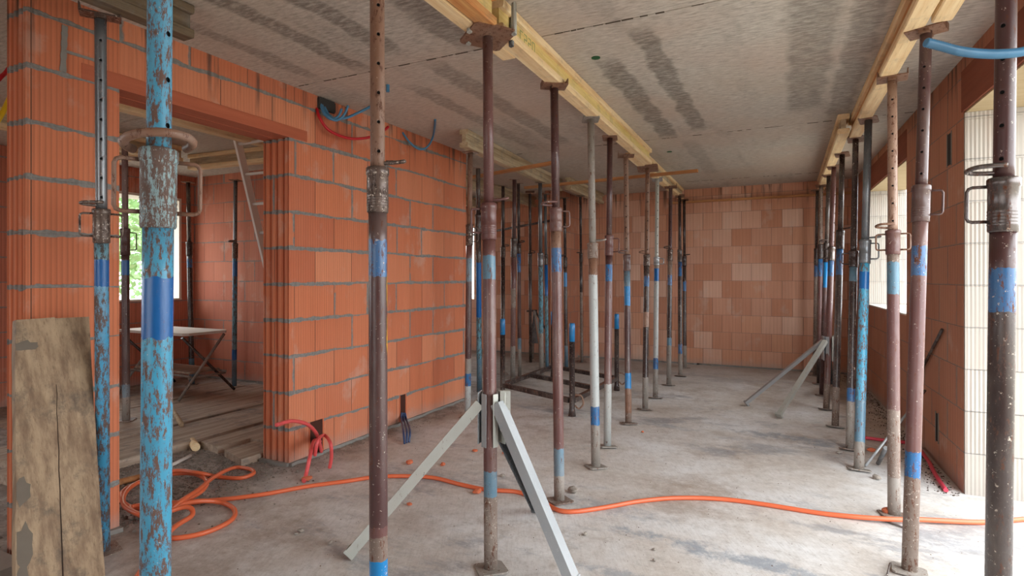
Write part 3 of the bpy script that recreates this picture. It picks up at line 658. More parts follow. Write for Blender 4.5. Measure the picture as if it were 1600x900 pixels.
# left room
PX('dark perforated prop with teal lower tube, in front of the left brick pier', (161, 862), (157, 24), 'galvd', (326, 380), [(380, 'teal'), (405, 'blue'), (447, 'cyan2')], 'rdark', holes=True, hang=.0, loops='lr', pin='l', group=GL_, head='fork', hmat='rdark', r=.028, hsp=.085)
PD('red-brown prop in the left room window with small blue band', 197, 195, 4.83, 'pink', (357, 399), [(399, 'brown'), (407, 'blue'), (430, 'brown'), (600, 'bluef'), (620, 'grey')], 'brown', holes=True, hang=1.2, loops='r', group=GL_, r=.03, bz=.056)
PD('dark prop in the far corner of the left room', 300, 294, 6.75, 'steel', (378, 400), [(400, 'galvd'), (405, 'bluew'), (418, 'dark'), (560, 'bluef')], 'dark', group=GL_, r=.03)
PD('slim perforated prop before the back wall of the left room', 366, 368, 6.62, 'galvd', (380, 404), [(404, 'cyan'), (408, 'blue'), (432, 'cyan2'), (470, 'teal'), (546, 'blue'), (562, 'bluef')], 'rdark', holes=True, hang=.2, pin='l', group=GL_, r=.027)

# yellow splash on the brown prop
P1 = [o for o in COL.objects if o.name.startswith('steel_prop') and 'yellow paint' in o.get('label', '')][0]
bm = bmesh.new(); Bp = P1.location; v = P1.rotation_euler.to_matrix().inverted() @ (Vector((0, 0, 0)) - Bp); ca = math.atan2(v.y, v.x)
for z0, z1, wa in ((1.17, 1.30, .16), (1.02, 1.12, .22), (1.10, 1.16, .1)):
    k = 10; row = []
    for i in range(k + 1):
        z = z0 + (z1 - z0) * i / k; ww = wa * math.sin(PI * i / k) * random.uniform(.6, 1.2)
        row.append([bm.verts.new((.0306 * math.cos(ca + 1.35 - a_), .0306 * math.sin(ca + 1.35 - a_), z)) for a_ in (0, ww * .5, ww)])
    for a_, b_ in zip(row, row[1:]):
        for j in (0, 1): bm.faces.new([a_[j], a_[j + 1], b_[j + 1], b_[j]])
bmesh.ops.remove_doubles(bm, verts=bm.verts, dist=1e-6)
link('paint_splash', bm, M_YPAINT, P1)

# ------------------------------------------------------------------ tripods
def channel(bm, a, b, w_, h_, t=.004, up=Vector((0, 0, 1)), flip=1):
    """open steel channel from a to b"""
    a, b = Vector(a), Vector(b); d = (b - a).normalized(); s = d.cross(up).normalized(); n_ = s.cross(d).normalized() * flip
    M = Matrix(((s.x, n_.x, d.x, a.x), (s.y, n_.y, d.y, a.y), (s.z, n_.z, d.z, a.z), (0, 0, 0, 1))); L = (b - a).length
    box(bm, -w_ / 2, -t, 0, w_ / 2, 0, L, M=M); box(bm, -w_ / 2, -h_, 0, -w_ / 2 + t, -t, L, M=M); box(bm, w_ / 2 - t, -h_, 0, w_ / 2, -t, L, M=M)
    return M, L
def tripod(px, feet, zc0, zc1, label, mats, group='tripods clamped round props', mark=False, lw=(.055, .045)):
    c = Vector((px.x, px.y, 0)); e = empty('folding_tripod', label, 'tripod', c, group)
    # clamp: two angled jaws either side of the tube
    for s in (-1, 1):
        bm = bmesh.new(); R = CR * s; ff = -CF
        def P(a, b): q = R * a + ff * b; return (q.x, q.y)
        prism(bm, [P(.032, -.02), P(.037, -.02), P(.037, .026), P(.016, .046), P(.014, .042), P(.032, .024)], zc0, zc1)
        prism(bm, [P(.037, -.045), P(.042, -.045), P(.07 if s > 0 else .055, .02), P(.066 if s > 0 else .051, .022), P(.0375, -.02)], zc0 + .01, zc1 + .004)
        if s > 0: prism(bm, [P(.046, .0), P(.085, .0), P(.092, .012), P(.092, .02), P(.046, .02)], zc0 + .07, zc1 + .012)
        link('clamp_jaw', bm, mats[0] if s > 0 else mats[1], e)
    for i, f in enumerate(feet):
        f = Vector(f); dirn = (f - c); dirn.z = 0; dn = dirn.normalized()
        top = c + dn * .06; top.z = zc1 - (.03 if i != 2 else .10); ft = f.copy(); ft.z = .036
        bm = bmesh.new(); M, L = channel(bm, top - c, ft - c, *lw)
        box(bm, -.03, -.048, L - .018, .03, .004, L, M=M)
        lg = link('leg', bm, mats[i % len(mats)], e)
        if mark and i == 1:
            bm = bmesh.new(); box(bm, -.0286, -.040, .15, -.0276, -.006, .22, M=M); link('red_mark', bm, M_REDM, lg)
    return e
c2b = at(767, 890); c2p = c2b + (at(762, 55, ZB) - c2b) * (.65 / 2.43); c2p.z = 0
tripod(c2p, [at(541, 872), at(903, 922), at(842, 800)], .53, .765, 'galvanised folding tripod gripping the reddish-brown prop in the middle foreground', (MP['galvc'], MP['galv'], MP['galvd']), mark=True)
r6 = at(1291, 640)
r6m = r6 + (at(1303, 261, ZB) - r6) * (.6 / 2.43); r6m.z = 0
tripod(r6m, [at(1215, 654), at(1163, 634), at(1300, 600)], .46, .70, 'grey folding tripod among the rear props of the right row', (MP['galvc'], MP['galv'], MP['galvd']), lw=(.04, .032))

# ------------------------------------------------------------------ leaning board
bm = bmesh.new()
BT0, BT1 = Vector((-2.95, 1.225, 1.102)), Vector((-2.95, 1.505, 1.098)); BB0, BB1 = Vector((-2.63, 1.095, .002)), Vector((-2.63, 1.405, .002))
nrm = (BT1 - BT0).cross(BB0 - BT0).normalized()
if nrm.x > 0: nrm = -nrm
th = nrm * .03
K = 14; fr, bk = [], []
for i in range(K + 1):
    t = i / K; jl = random.uniform(-.002, .002); jr = random.uniform(-.002, .002)
    l = BT0.lerp(BB0, t) + Vector((0, jl, 0)); r_ = BT1.lerp(BB1, t) + Vector((0, jr, 0)); m_ = (l + r_) / 2
    row = [l, l.lerp(r_, .333), l.lerp(r_, .505) , l.lerp(r_, .515), r_]
    if i == 0: row = [q + Vector((0, 0, random.uniform(-.004, .004))) for q in row]
    offs = (0, 0, 0, 0, 0)
    fr.append([bm.verts.new(q) for q in row]); bk.append([bm.verts.new(q + th) for q in row])
for a, b in zip(fr, fr[1:]):
    for j in range(4): bm.faces.new([a[j], a[j + 1], b[j + 1], b[j]])
for a, b in zip(bk, bk[1:]):
    for j in range(4): bm.faces.new([a[j], b[j], b[j + 1], a[j + 1]])
for j in range(4): bm.faces.new([fr[0][j], bk[0][j], bk[0][j + 1], fr[0][j + 1]]); bm.faces.new([fr[-1][j], fr[-1][j + 1], bk[-1][j + 1], bk[-1][j]])
for i in range(K): bm.faces.new([fr[i][0], fr[i + 1][0], bk[i + 1][0], bk[i][0]]); bm.faces.new([fr[i][4], bk[i][4], bk[i + 1][4], fr[i + 1][4]])
brd = tag(link('timber_board', bm, M_BOARD), 'wide weathered timber board leaning upright against the left brick pier', 'board')
# crack down its middle and cement smears
bm = bmesh.new(); fn = -nrm
pts = []
for i in range(22):
    t = .26 + .74 * i / 21; p = BT0.lerp(BB0, t).lerp(BT1.lerp(BB1, t), .5 + .012 * mnoise.noise((i * .5, 0, 0))) + fn * .0006; pts.append(p)
for i in range(21):
    w0 = .0012 + .0016 * (i / 21); a, b = pts[i], pts[i + 1]; s = (BT1 - BT0).normalized()
    bm.faces.new([bm.verts.new(a - s * w0), bm.verts.new(a + s * w0), bm.verts.new(b + s * w0), bm.verts.new(b - s * w0)])
link('crack', bm, plain('crack_dark', lin(50, 34, 24), .95), brd)
smear_mat = plain('cement_smear_grey', lin(118, 108, 96), .95)
for (u_, v_, su, sv) in ((.06, .62, .03, .05), (.07, .80, .035, .085), (.05, .9, .03, .05), (.1, .1, .05, .02)):
    bm = bmesh.new(); k = 14; c0 = BT0.lerp(BB0, v_).lerp(BT1.lerp(BB1, v_), u_) + fn * .0012; s = (BT1 - BT0).normalized(); dn = (BB0 - BT0).normalized(); vs = []
    for i in range(k):
        a = 2 * PI * i / k; q = 1 + .5 * mnoise.noise((math.cos(a) * 1.7 + u_ * 9, math.sin(a) * 1.7, v_ * 5))
        vs.append(bm.verts.new(c0 + s * max(su * math.cos(a) * q, -u_ * .28) + dn * sv * math.sin(a) * q))
    bm.faces.new(vs); link('cement_smear', bm, smear_mat, brd)

# ------------------------------------------------------------------ hoses and conduits
def cable(name, pts, r, mat, label, cat, group=None, sub=8, n=10, ribbed_=False, parent=None):
    bm = bmesh.new(); p = smooth_path(pts, sub)
    if ribbed_:
        q = [p[0]]
        for a, b in zip(p, p[1:]):
            k = max(1, int((b - a).length / .0024)); q += [a.lerp(b, (i + 1) / k) for i in range(k)]
        tube(bm, q, r, n, rad=lambda i: r * (1.0 if (i // 1) % 2 else .80))
    else: tube(bm, p, r, n)
    return tag(link(name, bm, mat), label, cat, group)
hr = .0125
def fl(*pp): return [at(x, y, z) for x, y, z in [(q[0], q[1], q[2] if len(q) > 2 else hr) for q in pp]]
hose = fl((1640, 808), (1590, 812), (1530, 816), (1440, 812, .022), (1385, 811, .022), (1290, 803), (1200, 789), (1130, 780), (1060, 778), (1000, 783), (950, 792), (900, 799), (872, 797), (845, 783), (810, 769), (760, 765), (720, 757), (680, 747), (640, 744), (590, 745), (540, 752), (480, 760), (420, 771), (370, 778), (320, 783), (270, 790), (225, 795), (196, 788), (190, 770), (215, 755), (262, 742, .03), (300, 740, .03), (322, 750, .03), (318, 765, .03), (290, 782, .03), (262, 786, .03), (205, 792, .03))
hose2 = fl((222, 806, .03), (250, 802, .034), (275, 790, .05), (310, 783, .05), (345, 785, .02), (366, 796), (362, 812), (330, 829), (290, 839), (262, 840), (240, 830), (250, 812, .02), (280, 785, .075), (310, 765, .06), (335, 745, .04), (365, 731), (390, 733), (396, 740), (375, 747), (340, 745, .015), (310, 739, .055), (270, 736, .055), (220, 752, .055), (196, 770, .05), (196, 792, .055), (235, 806, .065), (290, 792, .08), (300, 805, .05), (270, 826, .04), (235, 870), (212, 905), (190, 940))
cable('garden_hose', hose + hose2, hr, M_HOSE, 'long orange hose snaking across the floor and looped in coils at the blue prop', 'hose')
# corrugated blue conduit at upper right
pts = [atd(1446, 66, 1.36), atd(1470, 72, 1.36), atd(1500, 80, 1.36), atd(1535, 84, 1.37), atd(1570, 84, 1.38), atd(1605, 79, 1.40), atd(1660, 60, 1.42), atd(1740, 10, 1.42), atd(1800, -60, 1.45)]
pe = pts[-1].copy(); pe.z = H; pts.append(pe + Vector((.05, .05, 0)))
cable('corrugated_conduit', pts, .0115, M_BLUEC, 'thick blue corrugated conduit hanging in front of the right props', 'conduit', 'cable conduits', sub=4, n=14, ribbed_=True)
def wallp(px, py, off=.02): return atX(px, LX + off, py)
GCn = 'cable conduits'
q0 = wallp(497, 158, .03)
cable('conduit', [wallp(495, 170, .0), wallp(500, 185, .05), wallp(515, 204, .08), wallp(545, 216, .1), wallp(575, 215, .12), wallp(595, 207, .14), wallp(607, 198, .16)], .011, M_RED, 'red conduit sagging in a bow from the wall top beside the brown prop', 'conduit', GCn)
cable('conduit', [wallp(500, 158, .0), wallp(505, 175, .05), wallp(516, 186, .08), wallp(528, 182, .1), wallp(534, 170, .12)], .009, M_BLUEC, 'short blue conduit stub curling up, nearest the wall hole by the ceiling', 'conduit', GCn)
cable('conduit', [wallp(502, 160, .0), wallp(510, 180, .07), wallp(525, 188, .1), wallp(537, 180, .13), wallp(544, 165, .16)], .009, M_BLUEC, 'second short blue conduit stub curling up by the ceiling hole', 'conduit', GCn)
cable('conduit', [wallp(504, 162, .0), wallp(518, 184, .06), wallp(540, 184, .1), wallp(560, 176, .14), at(580, 166, 2.575)], .010, M_BLUEC, 'longer blue conduit reaching right behind the brown prop at the ceiling', 'conduit', GCn)
cable('conduit', [wallp(629, 207, .0), wallp(640, 222, .05), wallp(655, 233, .09), wallp(668, 229, .13), wallp(677, 212, .18), at(680, 186, H)], .009, M_BLUEC, 'blue conduit hanging in a U between wall and ceiling', 'conduit', GCn)
pp = at(606, 137, H - .02); cable('conduit', [Vector((pp.x, pp.y, H)), Vector((pp.x, pp.y, H - .05))], .012, M_BLUEC, 'tiny blue conduit stub sticking out of the ceiling', 'conduit', GCn)
pts = [atY(1374, 6.3, 204), atY(1390, 6.2, 207), atY(1408, 6.1, 203), atY(1425, 6.0, 192), atY(1438, 5.9, 180)]
cable('conduit', pts + [pts[-1] + Vector((.05, 0, .16))], .01, M_BLUEC, 'small blue conduit curling below the ceiling at the right wall', 'conduit', GCn)
# dark box at the conduit outlet
bm = bmesh.new(); a = wallp(494, 150, -.01); box(bm, LX - .005, a.y, 2.50, LX + .022, a.y + .16, 2.582); bmesh.ops.bevel(bm, geom=bm.edges[:], offset=.008, segments=2)
tag(link('conduit_outlet_foam', bm, plain('foam_dark', lin(58, 56, 54), .9)), 'dark filled conduit outlet at the top of the orange wall', 'outlet')
# niches at the wall foot with conduits
def niche(px, y0, y1, w_, label):
    a = wallp(px, y1, 0); b = wallp(px, y0, 0); e = empty('socket_chase', label, 'chase', (LX, a.y, max(a.z, .02))); 
    bm = bmesh.new(); hh = b.z - max(a.z, .02); box(bm, .0005, 0, 0, .0025, w_, hh); link('recess_shade_plate', bm, plain('recess_dark', lin(70, 34, 22), .95), e)  # flat dark plate on the wall face, its colour painting the hole's shade
    bm = bmesh.new(); box(bm, .001, w_, 0, .004, w_ + .012, hh); box(bm, .001, -.01, 0, .004, 0, hh); link('rough_edge', bm, M_FRAG, e); return a
niche(484, 660, 712, .12, 'chiselled dark chase at the foot of the orange wall with pink conduits')
niche(625, 618, 662, .075, 'narrow chiselled chase low in the orange wall with dark blue conduits')
def fp(px, py, off, z=None): return atX(px, LX + off, py)
cable('conduit', [fp(500, 690, .02), fp(492, 674, .10), fp(478, 662, .14), fp(455, 658, .17), fp(432, 664, .2)], .0125, M_HOSEP, 'pink conduit bending left out of the wall foot', 'conduit', GCn)
cable('conduit', [fp(502, 706, .02), fp(498, 690, .06), fp(490, 690, .1), at(484, 715, .12), at(479, 738, .04), at(475, 752, .012)], .0125, M_HOSEP, 'pink conduit dropping straight to the floor in front of the wall foot', 'conduit', GCn)
cable('conduit', [at(492, 712, .10), at(497, 688, .2), fp(507, 680, .12), at(516, 692, .19), at(518, 712, .1), at(515, 731, .013)], .0115, M_HOSEP, 'pale pink conduit arched like a hook, right of the other two', 'conduit', GCn)
for k, lb in enumerate(('left of three dark blue conduits rising from the floor at the narrow chase', 'middle of three dark blue conduits at the narrow chase', 'right of three dark blue conduits at the narrow chase')):
    dx = 4 * k
    cable('conduit', [fp(628 + dx * .6, 645, .015), fp(627 + dx, 655, .05), at(630 + dx * 1.3, 672, .08), at(632 + dx * .9, 693 - k, .01)], .0085, M_BLUED, lb, 'conduit', GCn)
# right side pink conduit and rods
cable('conduit', [at(1352, 684, .02), at(1375, 687, .02), at(1425, 694, .03), at(1447, 715, .03), at(1462, 742, .02), at(1478, 766, .013)], .0125, plain('conduit_crimson', lin(222, 70, 92), .4), 'crimson conduit lying along the foot of the right wall', 'conduit', GCn)
def rod(name, a, b, r, mat, label, cat, n=8):
    bm = bmesh.new(); tube(bm, [a, b], r, n); return tag(link(name, bm, mat), label, cat)
ra = at(1352, 728, .012); rb = RM @ Vector((-.015, 5.0, .46))
rod('steel_rod', ra, rb, .009, MP['galv'], 'thin grey steel rod leaning from the floor against the right wall', 'rod')
ra = at(1365, 728, .012)
bm = bmesh.new(); tube(bm, [at(1372, 724, .016), at(1384, 700, .18)], .014, 8)
tag(link('short_pipe', bm, MP['galvd']), 'short dark pipe propped beside the grey rod at the right', 'pipe')
a = RM @ Vector((-.014, 4.42, 1.0)); b = RM @ Vector((-.06, 4.85, .62))
rod('steel_rod', RM @ Vector((-.016, 4.56, .94)), RM @ Vector((-.02, 5.10, .58)), .010, MP['dark'], 'dark rusty bar slanting across the right brick pier', 'rod')
rod('steel_rod', at(1370, 809, .006), at(1412, 824, .006), .005, MP['dark'], 'short dark rebar on the floor beside the purple-brown prop foot', 'rod')
bm = bmesh.new(); tube(bm, [at(1386, 899, .006), at(1391, 880, .03)], .004, 6); tag(link('steel_rod', bm, MP['dark']), 'small dark wire sticking up left of the right foreground prop foot', 'rod')
def rniche(py_, z0, hh, w_, label, col):
    e = empty('socket_chase', label, 'chase', RM @ Vector((0, py_, z0))); e.rotation_euler = (0, 0, math.radians(1.7))
    bm = bmesh.new(); box(bm, -.002, 0, 0, -.0005, w_, hh); link('recess_shade_plate', bm, plain('recess_' + str(len(label)), col, .95), e)  # dark plate on the wall surface, hollow's shade put into its colour
    bm = bmesh.new(); box(bm, -.004, w_, -.01, -.0005, w_ + .012, hh + .01); box(bm, -.004, -.01, -.01, -.0005, 0, hh + .01); link('rough_edge', bm, M_MORTAR, e)
rniche(4.42, 2.0, .2, .08, 'dark recessed socket hole high on the right brick pier', lin(50, 46, 44))
rniche(4.72, .16, .19, .05, 'dark chase at the foot of the right brick pier', lin(36, 22, 18))
# left edge conduits
cable('conduit', [atd(-20, 85, 3.3), atd(0, 66, 3.35), atd(14, 54, 3.4), atd(30, 35, 3.4)], .012, M_RED, 'red conduit crossing the upper left picture corner, upper one', 'conduit', GCn)
cable('conduit', [atd(-25, 150, 3.3), atd(0, 122, 3.35), atd(10, 112, 3.4), atd(25, 90, 3.4)], .012, M_RED, 'red conduit at the upper left picture edge, lower one', 'conduit', GCn)
cable('conduit', [atd(-30, 230, 3.3), atd(0, 183, 3.35), atd(12, 160, 3.4), atd(30, 120, 3.4)], .014, M_YEL, 'yellow conduit at the left picture edge behind the brick pier', 'conduit', GCn)
# green caps in the ceiling
for (x, y, lb) in ((931, 90, 'green plastic cap in the ceiling, larger nearer one'), (1046, 237, 'dark green plastic cap in the ceiling near the far beam')):
    p = at(x, y, H); bm = bmesh.new()
    bmesh.ops.create_cone(bm, cap_ends=True, segments=24, radius1=.026, radius2=.026, depth=.004)
    tag(link('ceiling_cap', bm, M_GREEN, loc=(p.x, p.y, H - .002)), lb, 'cap', 'green conduit caps in the ceiling')
# mortar filled chase on the left pier
e = empty('filled_chase', 'mortar-filled chase high on the left brick pier, shaped like a sideways T', 'chase', (LX, 1.3, 2.2))
def blob_strip(name, a, b, w_, mat, par):
    bm = bmesh.new(); k = 16; L = []; R_ = []
    a, b = Vector(a), Vector(b); d = (b - a).normalized(); s = Vector((0, -d.z, d.y))
    for i in range(k + 1):
        p = a.lerp(b, i / k); q = w_ * (.7 + .6 * abs(mnoise.noise((i * .45, a.y * 9, a.z))))
        L.append(p + s * q); R_.append(p - s * q)
    pts = L + R_[::-1]; f = [bm.verts.new(p) for p in pts]; g = [bm.verts.new(p + Vector((.004, 0, 0))) for p in pts]
    bm.faces.new(g)
    for i in range(len(pts)): bm.faces.new([f[i], f[(i + 1) % len(pts)], g[(i + 1) % len(pts)], g[i]])
    o = link(name, bm, mat, par); o.matrix_parent_inverse = Matrix.Translation(par.location).inverted(); return o
p_ = lambda x, y: atX(x, LX + .0005, y)
blob_strip('mortar_fill', p_(101, 40), p_(98, 112), .014, M_MORTAR, e)
blob_strip('mortar_fill', p_(101, 80), p_(150, 95), .008, M_MORTAR, e)

# ------------------------------------------------------------------ stacking frame
g = empty('stacking_frame', 'rusty steel stacking frame with corner posts lying empty on the floor', 'frame', at(893, 650))
o0 = g.location.copy()
FR, BRr, FLc, BL = Vector((-1.79, 4.93, 0)), Vector((-1.74, 6.27, 0)), Vector((-2.72, 5.34, 0)), Vector((-2.70, 6.72, 0))
def fr_part(name, mat, fn):
    bm = bmesh.new(); fn(bm); o = link(name, bm, mat, g); o.matrix_parent_inverse = Matrix.Translation(o0).inverted(); return o
for nm, P_, zt in (('fr', FR, .86), ('br', BRr, .87), ('fl', FLc, .845), ('bl', BL, .85)):
    fr_part('corner_post', [MP['dark'], MP['sky']], lambda bm: [bm.verts.ensure_lookup_table(), lathe(bm, [(.0, .036, 0), (.06, .028, 0), (.07, .026, 0), (zt - .17, .026, 0), (zt - .17, .027, 1), (zt - .01, .027, 1), (zt, .02, 1)], 16), bmesh.ops.translate(bm, verts=bm.verts, vec=P_)])
def rail(a, b, z=.14):
    def f(bm):
        A, B_ = a.copy(), b.copy(); A.z = B_.z = z; d = (B_ - A).normalized(); s = Vector((-d.y, d.x, 0)) * .022; A += d * .03; B_ -= d * .03
        M = Matrix(((d.x, -d.y, 0, A.x), (d.y, d.x, 0, A.y), (0, 0, 1, z), (0, 0, 0, 1))); box(bm, 0, -.022, -.022, (B_ - A).length, .022, .022, M=M)
    return f
for a, b in ((FR, FLc), (BRr, BL), (FR, BRr), (FLc, BL)): fr_part('rail', MP['dark'], rail(a, b))
fr_part('cross_rail', MP['dark'], rail(FLc.lerp(BL, .5), FR.lerp(BRr, .5)))
for P_ in (FR, BRr):
    fr_part('loop_handle', MP['rust'], lambda bm: tube(bm, smooth_path([P_ + Vector((.03, 0, .20)), P_ + Vector((.08, .02, .19)), P_ + Vector((.1, .03, .12)), P_ + Vector((.06, .02, .07)), P_ + Vector((.03, 0, .1))], 5), .008, 8))
# small folded trestle at the back
t0 = at(835, 565, 0)
e = empty('folded_trestle', 'small folded metal trestle standing before the pale back wall', 'trestle', t0)
def loc_tube(name, pts, r, mat, par):
    bm = bmesh.new(); tube(bm, [Vector(p) for p in pts], r, 8); return link(name, bm, mat, par)
u = CR
P0 = lambda a, z, b=0: u * a + CF * b + Vector((0, 0, z))
loc_tube('leg', [P0(.15, 0, -.1), P0(.0, .78)], .018, MP['grey'], e); loc_tube('leg', [P0(-.02, 0, .1), P0(-.01, .78)], .016, MP['grey'], e); loc_tube('leg', [P0(.28, .3, .2), P0(.01, .78)], .014, MP['dark'], e)
loc_tube('top_bar', [P0(-.12, .77), P0(.04, .78)], .014, MP['dark'], e)
bm = bmesh.new(); box(bm, 0, 0, 0, .01, .01, .01)
bm.free(); bm = bmesh.new(); vs = [P0(-.01, .72, -.02), P0(-.09, .28, -.02), P0(.06, .28, -.02)]
f = [bm.verts.new(v) for v in vs]; gk = [bm.verts.new(v + CF * .012) for v in vs]; bm.faces.new(f); bm.faces.new(gk[::-1])
for i in range(3): bm.faces.new([f[i], f[(i + 1) % 3], gk[(i + 1) % 3], gk[i]])
link('bracket_plate', bm, MP['dark'], e)

# ------------------------------------------------------------------ left room contents
# work trestle
e = empty('work_trestle', 'folding work trestle with white top and crossed tube legs in the left room', 'trestle', (-5.57, 3.66, .012))
ZT = .665
bm = bmesh.new(); x0, x1 = -1.15, .02
prism(bm, [(x0, .06), (x1 - .05, .06), (x1, .10), (x1, .52), (x1 - .05, .57), (x0, .57)], ZT, ZT + .028); link('table_top', bm, M_BENCH, e)
for s, x in enumerate((0, -1.05)):
    loc_tube('crossed_leg', [(x, 0, .012), (x, .52, ZT - .015)], .015, MP['grey'], e)
    loc_tube('crossed_leg', [(x - .03, .67, .012), (x - .03, .06, ZT - .015)], .015, MP['dark'], e)
    loc_tube('shelf_rail', [(x - .02, .12, .22), (x - .02, .55, .22)], .012, MP['grey'], e)
loc_tube('long_rail', [(-1.05, .13, .24), (0, .13, .24)], .013, MP['grey'], e); loc_tube('long_rail', [(-1.05, .54, .24), (0, .54, .24)], .013, MP['grey'], e)
bm = bmesh.new(); box(bm, -1.0, .16, .255, -.05, .5, .275); link('lower_shelf', bm, M_PANEL, e)
# ladder
e = empty('aluminium_ladder', 'pale metal ladder leaning up towards the ceiling of the left room', 'ladder', (-4.25, 4.0, .056))
dl = Vector((0, -.71, 2.50)); 
for x in (0, .42):
    bm = bmesh.new(); M = Matrix.Translation((x, 0, 0)) @ dl.to_track_quat('Z', 'X').to_matrix().to_4x4(); box(bm, -.033, -.0125, .01, .033, .0125, dl.length - .01, M=M); link('side_rail', bm, M_ALU, e)
k = 10
for i in range(k):
    t = (i + .5) / k; p = dl * t; bm = bmesh.new(); tube(bm, [p, p + Vector((.42, 0, 0))], .014, 8); link('rung', bm, M_ALU, e)
# panels on the floor
def panel(name, x0, y0, x1, y1, z0, z1, label, notch=None):
    bm = bmesh.new(); pts = [(x0, y0), (x1, y0), (x1, y1), (x0, y1)] if not notch else notch
    prism(bm, pts, z0, z1); o = link(name, bm, M_PANEL); o['label'] = label; o['category'] = 'panel'; o['group'] = 'dirty formwork boards on the left room floor'
panel('formwork_panel', -4.53, 1.75, -4.02, 4.7, .0, .055, 'broad dirty formwork board on the left room floor, nearest full-length one')
panel('formwork_panel', -5.12, 1.9, -4.60, 4.72, .0, .055, 'second broad dirty formwork board, beside the nearest one and under the trestle foot')
panel('formwork_panel', -5.72, 2.3, -5.15, 4.7, .0, .010, 'third dirty formwork board under the white-topped trestle')
panel('formwork_panel', -6.3, 2.4, -5.76, 4.6, .0, .010, 'dark formwork board farthest left, under the trestle end')
a = at(312, 694, .05); 
panel('formwork_panel', 0, 0, 0, 0, 0, .05, 'notched board end near the orange wall corner in the left room', notch=[(-3.96, 2.78), (-3.72, 2.74), (-3.70, 3.0), (-3.45, 3.0), (-3.45, 4.3), (-3.96, 4.3)])
panel('formwork_panel', 0, 0, 0, 0, 0, .05, 'small board piece lying just at the jamb of the orange wall', notch=[(-3.62, 2.72), (-3.32, 2.62), (-3.31, 2.95), (-3.60, 2.97)])
o = rod('offcut_log', at(306, 699, .03), at(300, 690, .03), .03, M_BEAM, 'round pale timber offcut end beside the notched board', 'offcut', 12)
batten_o = bmesh.new(); 
o = rod('timber_lath', at(268, 727, .01), at(298, 712, .014), .012, M_BENCH, 'white lath scrap on the dirt behind the blue foreground prop', 'lath', 6)
rod('timber_lath', at(160, 760, .02), at(232, 742, .02), .022, M_BATTEN, 'brown lath on the dirt right of the left brick pier', 'lath', 4)
rod('timber_lath', at(262, 628, .08), at(284, 664, .07), .02, M_BEAMG, 'grey stick leaning on the boards behind the blue foreground prop', 'lath', 4)
# cement block bottom left
bm = bmesh.new(); p = at(14, 890, .0); box(bm, p.x - .16, p.y - .2, .001, p.x + .1, p.y + .02, .05); bmesh.ops.bevel(bm, geom=bm.edges[:], offset=.012, segments=2); tag(link('cement_slab_piece', bm, M_STONE), 'grey slab piece on the floor in the lower left corner', 'slab')
# ------------------------------------------------------------------ rubble
def chunk(name, p, s, mat, label, group, flat=.5):
    bm = bmesh.new(); bmesh.ops.create_icosphere(bm, subdivisions=2, radius=1)
    for v in bm.verts:
        q = 1 + .45 * mnoise.noise(v.co * 1.3 + Vector(p) * 7); v.co = Vector((v.co.x * q * s, v.co.y * q * s * .75, v.co.z * q * s * flat))
    zmin = min(v.co.z for v in bm.verts); bmesh.ops.translate(bm, verts=bm.verts, vec=(0, 0, -zmin))
    o = link(name, bm, mat, loc=(p.x, p.y, .001)); o.rotation_euler = (0, 0, random.uniform(0, 6)); tag(o, label, 'fragment' if mat is M_FRAG else 'stone', group)
FG = 'orange brick fragments on the floor'
for x, y, s, lb in ((640, 726, .030, 'long orange brick fragment right of the brown prop, before the wall'), (692, 728, .022, 'orange brick fragment just left of the tripod leg'), (746, 771, .028, 'orange brick fragment at the hose left of the tripod prop'),
                    (742, 706, .020, 'orange brick fragment under the tripod clamp'), (1388, 803, .034, 'orange brick fragment beside the hose at the pale rusty prop foot'), (640, 790, .016, 'small orange brick fragment below the tripod leg'),
                    (479, 752, .035, 'flat orange brick fragment at the end of the pink conduit'), (788, 710, .018, 'orange brick fragment right of the tripod clamp'), (1362, 706, .03, 'reddish brick fragment behind the sky-blue prop foot'), (1004, 676, .014, 'tiny red brick crumb beyond the pale prop row')):
    chunk('brick_fragment', at(x, y), s, M_FRAG, lb, FG)
SG = 'loose stones on the floor'
for x, y, s, lb in ((470, 832, .018, 'pale pebble in the open floor, right of the hose coil'), (462, 836, .012, 'bluish pebble touching the pale pebble right of the hose coil'), (516, 850, .014, 'pebble near the tripod foot at lower left'), (895, 770, .035, 'dusty stone behind the foot of the prop where the hose bends'),
                    (915, 836, .014, 'pebble on the floor right of the tripod leg'), (1370, 749, .028, 'white-topped stone near the sky-blue prop base plate'), (1022, 860, .010, 'dark crumb in the bluish floor stain'), (206, 813, .02, 'white mortar crumb left of the blue foreground prop'),
                    (1022, 877, .010, 'dark pebble near the bottom centre right'), (785, 745, .018, 'dark crumb right of the tripod prop'), (1311, 709, .02, 'grey stone behind the sky-blue prop')):
    chunk('stone', at(x, y), s, M_STONE, lb, SG)
def gravel(name, n_, area_fn, smin, smax, mat, label):
    bm = bmesh.new()
    for i in range(n_):
        x, y = area_fn(); s = random.uniform(smin, smax) * random.uniform(.4, 1); k = random.uniform(0, 6)
        vs = [Vector((math.cos(k + a) * s * random.uniform(.6, 1), math.sin(k + a) * s * random.uniform(.6, 1), 0)) for a in (0, 2.1, 4.2)] + [Vector((0, 0, s * random.uniform(.4, .9)))]
        v = [bm.verts.new(q + Vector((x, y, .0003))) for q in vs]
        for f in ((0, 1, 3), (1, 2, 3), (2, 0, 3), (0, 2, 1)): bm.faces.new([v[i_] for i_ in f])
    o = link(name, bm, mat); tag(o, label, 'rubble', kind='stuff')
M_GRAV = plain('gravel_mixed', lin(128, 118, 108), .95, 0, .45, 14); M_CRUMB = plain('crumbs_tan', lin(150, 132, 116), .95, 0, .4, 14)
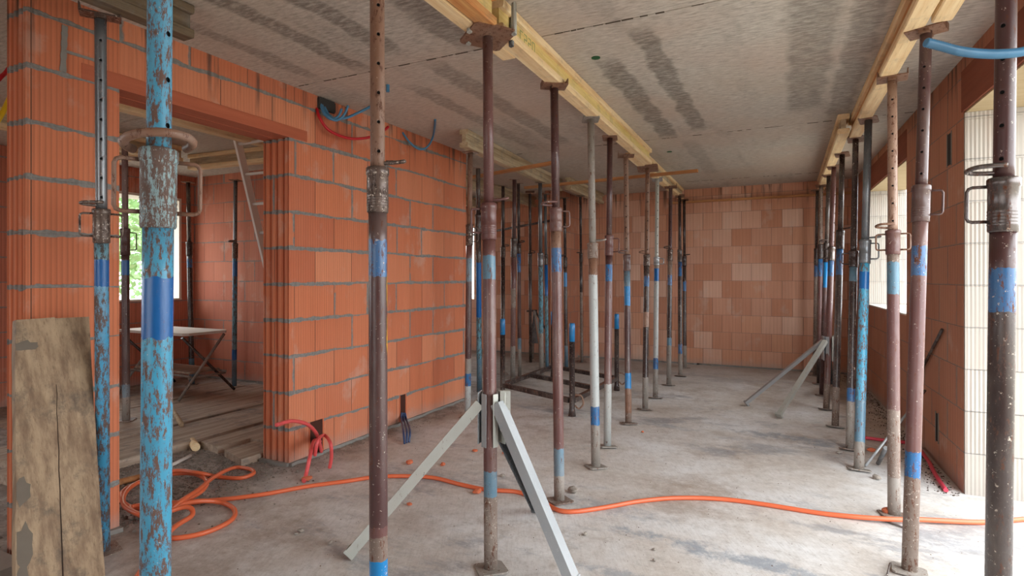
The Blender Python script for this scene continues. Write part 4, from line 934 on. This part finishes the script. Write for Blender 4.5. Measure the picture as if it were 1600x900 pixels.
gravel('rubble_crumbs', 3800, lambda: (random.uniform(-4.1, -2.95) if random.random() < .5 else random.gauss(-3.5, .3), random.uniform(1.7, 2.75)), .004, .016, M_GRAV, 'dark crumbs and gravel covering the dirt between pier and orange wall')
gravel('floor_crumbs', 1400, lambda: (random.uniform(-3.0, .9), random.uniform(1.2, 8.5)), .0015, .007, M_CRUMB, 'fine scattered crumbs on the concrete floor')
gravel('wall_foot_rubble', 1600, lambda: (lambda y: (.92 - .03 * (y - 4.19) - abs(random.gauss(0, .09)), y))(random.uniform(4.1, 8.5)), .004, .014, plain('rubble_dark', lin(84, 72, 64), .95, 0, .4, 14), 'dark rubble strewn along the foot of the right wall')
gravel('wall_foot_crumbs', 900, lambda: (LX + abs(random.gauss(0, .1)) + .01, random.uniform(2.7, 5.0)), .002, .010, M_GRAV, 'crumbs along the foot of the orange wall')
gravel('left_dirt_crumbs', 2500, lambda: (random.uniform(-6.9, -3.3), random.uniform(-.5, 2.3)), .004, .016, M_GRAV, 'grey gravel on the floor left of the brick pier')
# ------------------------------------------------------------------ trees outside the left window
for i, (x, y, h_, lb) in enumerate(((-11.5, 5.4, 4.6, 'leafy green tree outside the left room window'), (-14.5, 9.0, 5.0, 'green tree farther back outside the left room window'), (-12.8, 1.2, 4.4, 'green tree outside the left end of the window'))):
    e = empty('tree', lb, 'tree', (x, y, -.25), 'trees outside the left window')
    bm = bmesh.new(); tube(bm, [(0, 0, 0), (.05, 0, h_ * .4), (0, .1, h_ * .8)], .12, 10, rad=lambda i: (.14, .1, .04)[i]); link('trunk', bm, M_BARK, e)
    bm = bmesh.new()
    for k in range(2600):
        v = Vector((random.gauss(0, 1), random.gauss(0, 1), random.gauss(0, 1))).normalized() * random.random() ** .4
        c = Vector((v.x * 1.5, v.y * 1.5, h_ * .58 + v.z * h_ * .42)); a = Vector((random.gauss(0, 1), random.gauss(0, 1), random.gauss(0, 1))).normalized() * .08; b = a.orthogonal().normalized() * .05
        bm.faces.new([bm.verts.new(c + a), bm.verts.new(c + b), bm.verts.new(c - a), bm.verts.new(c - b)])
    link('foliage', bm, M_LEAF, e)
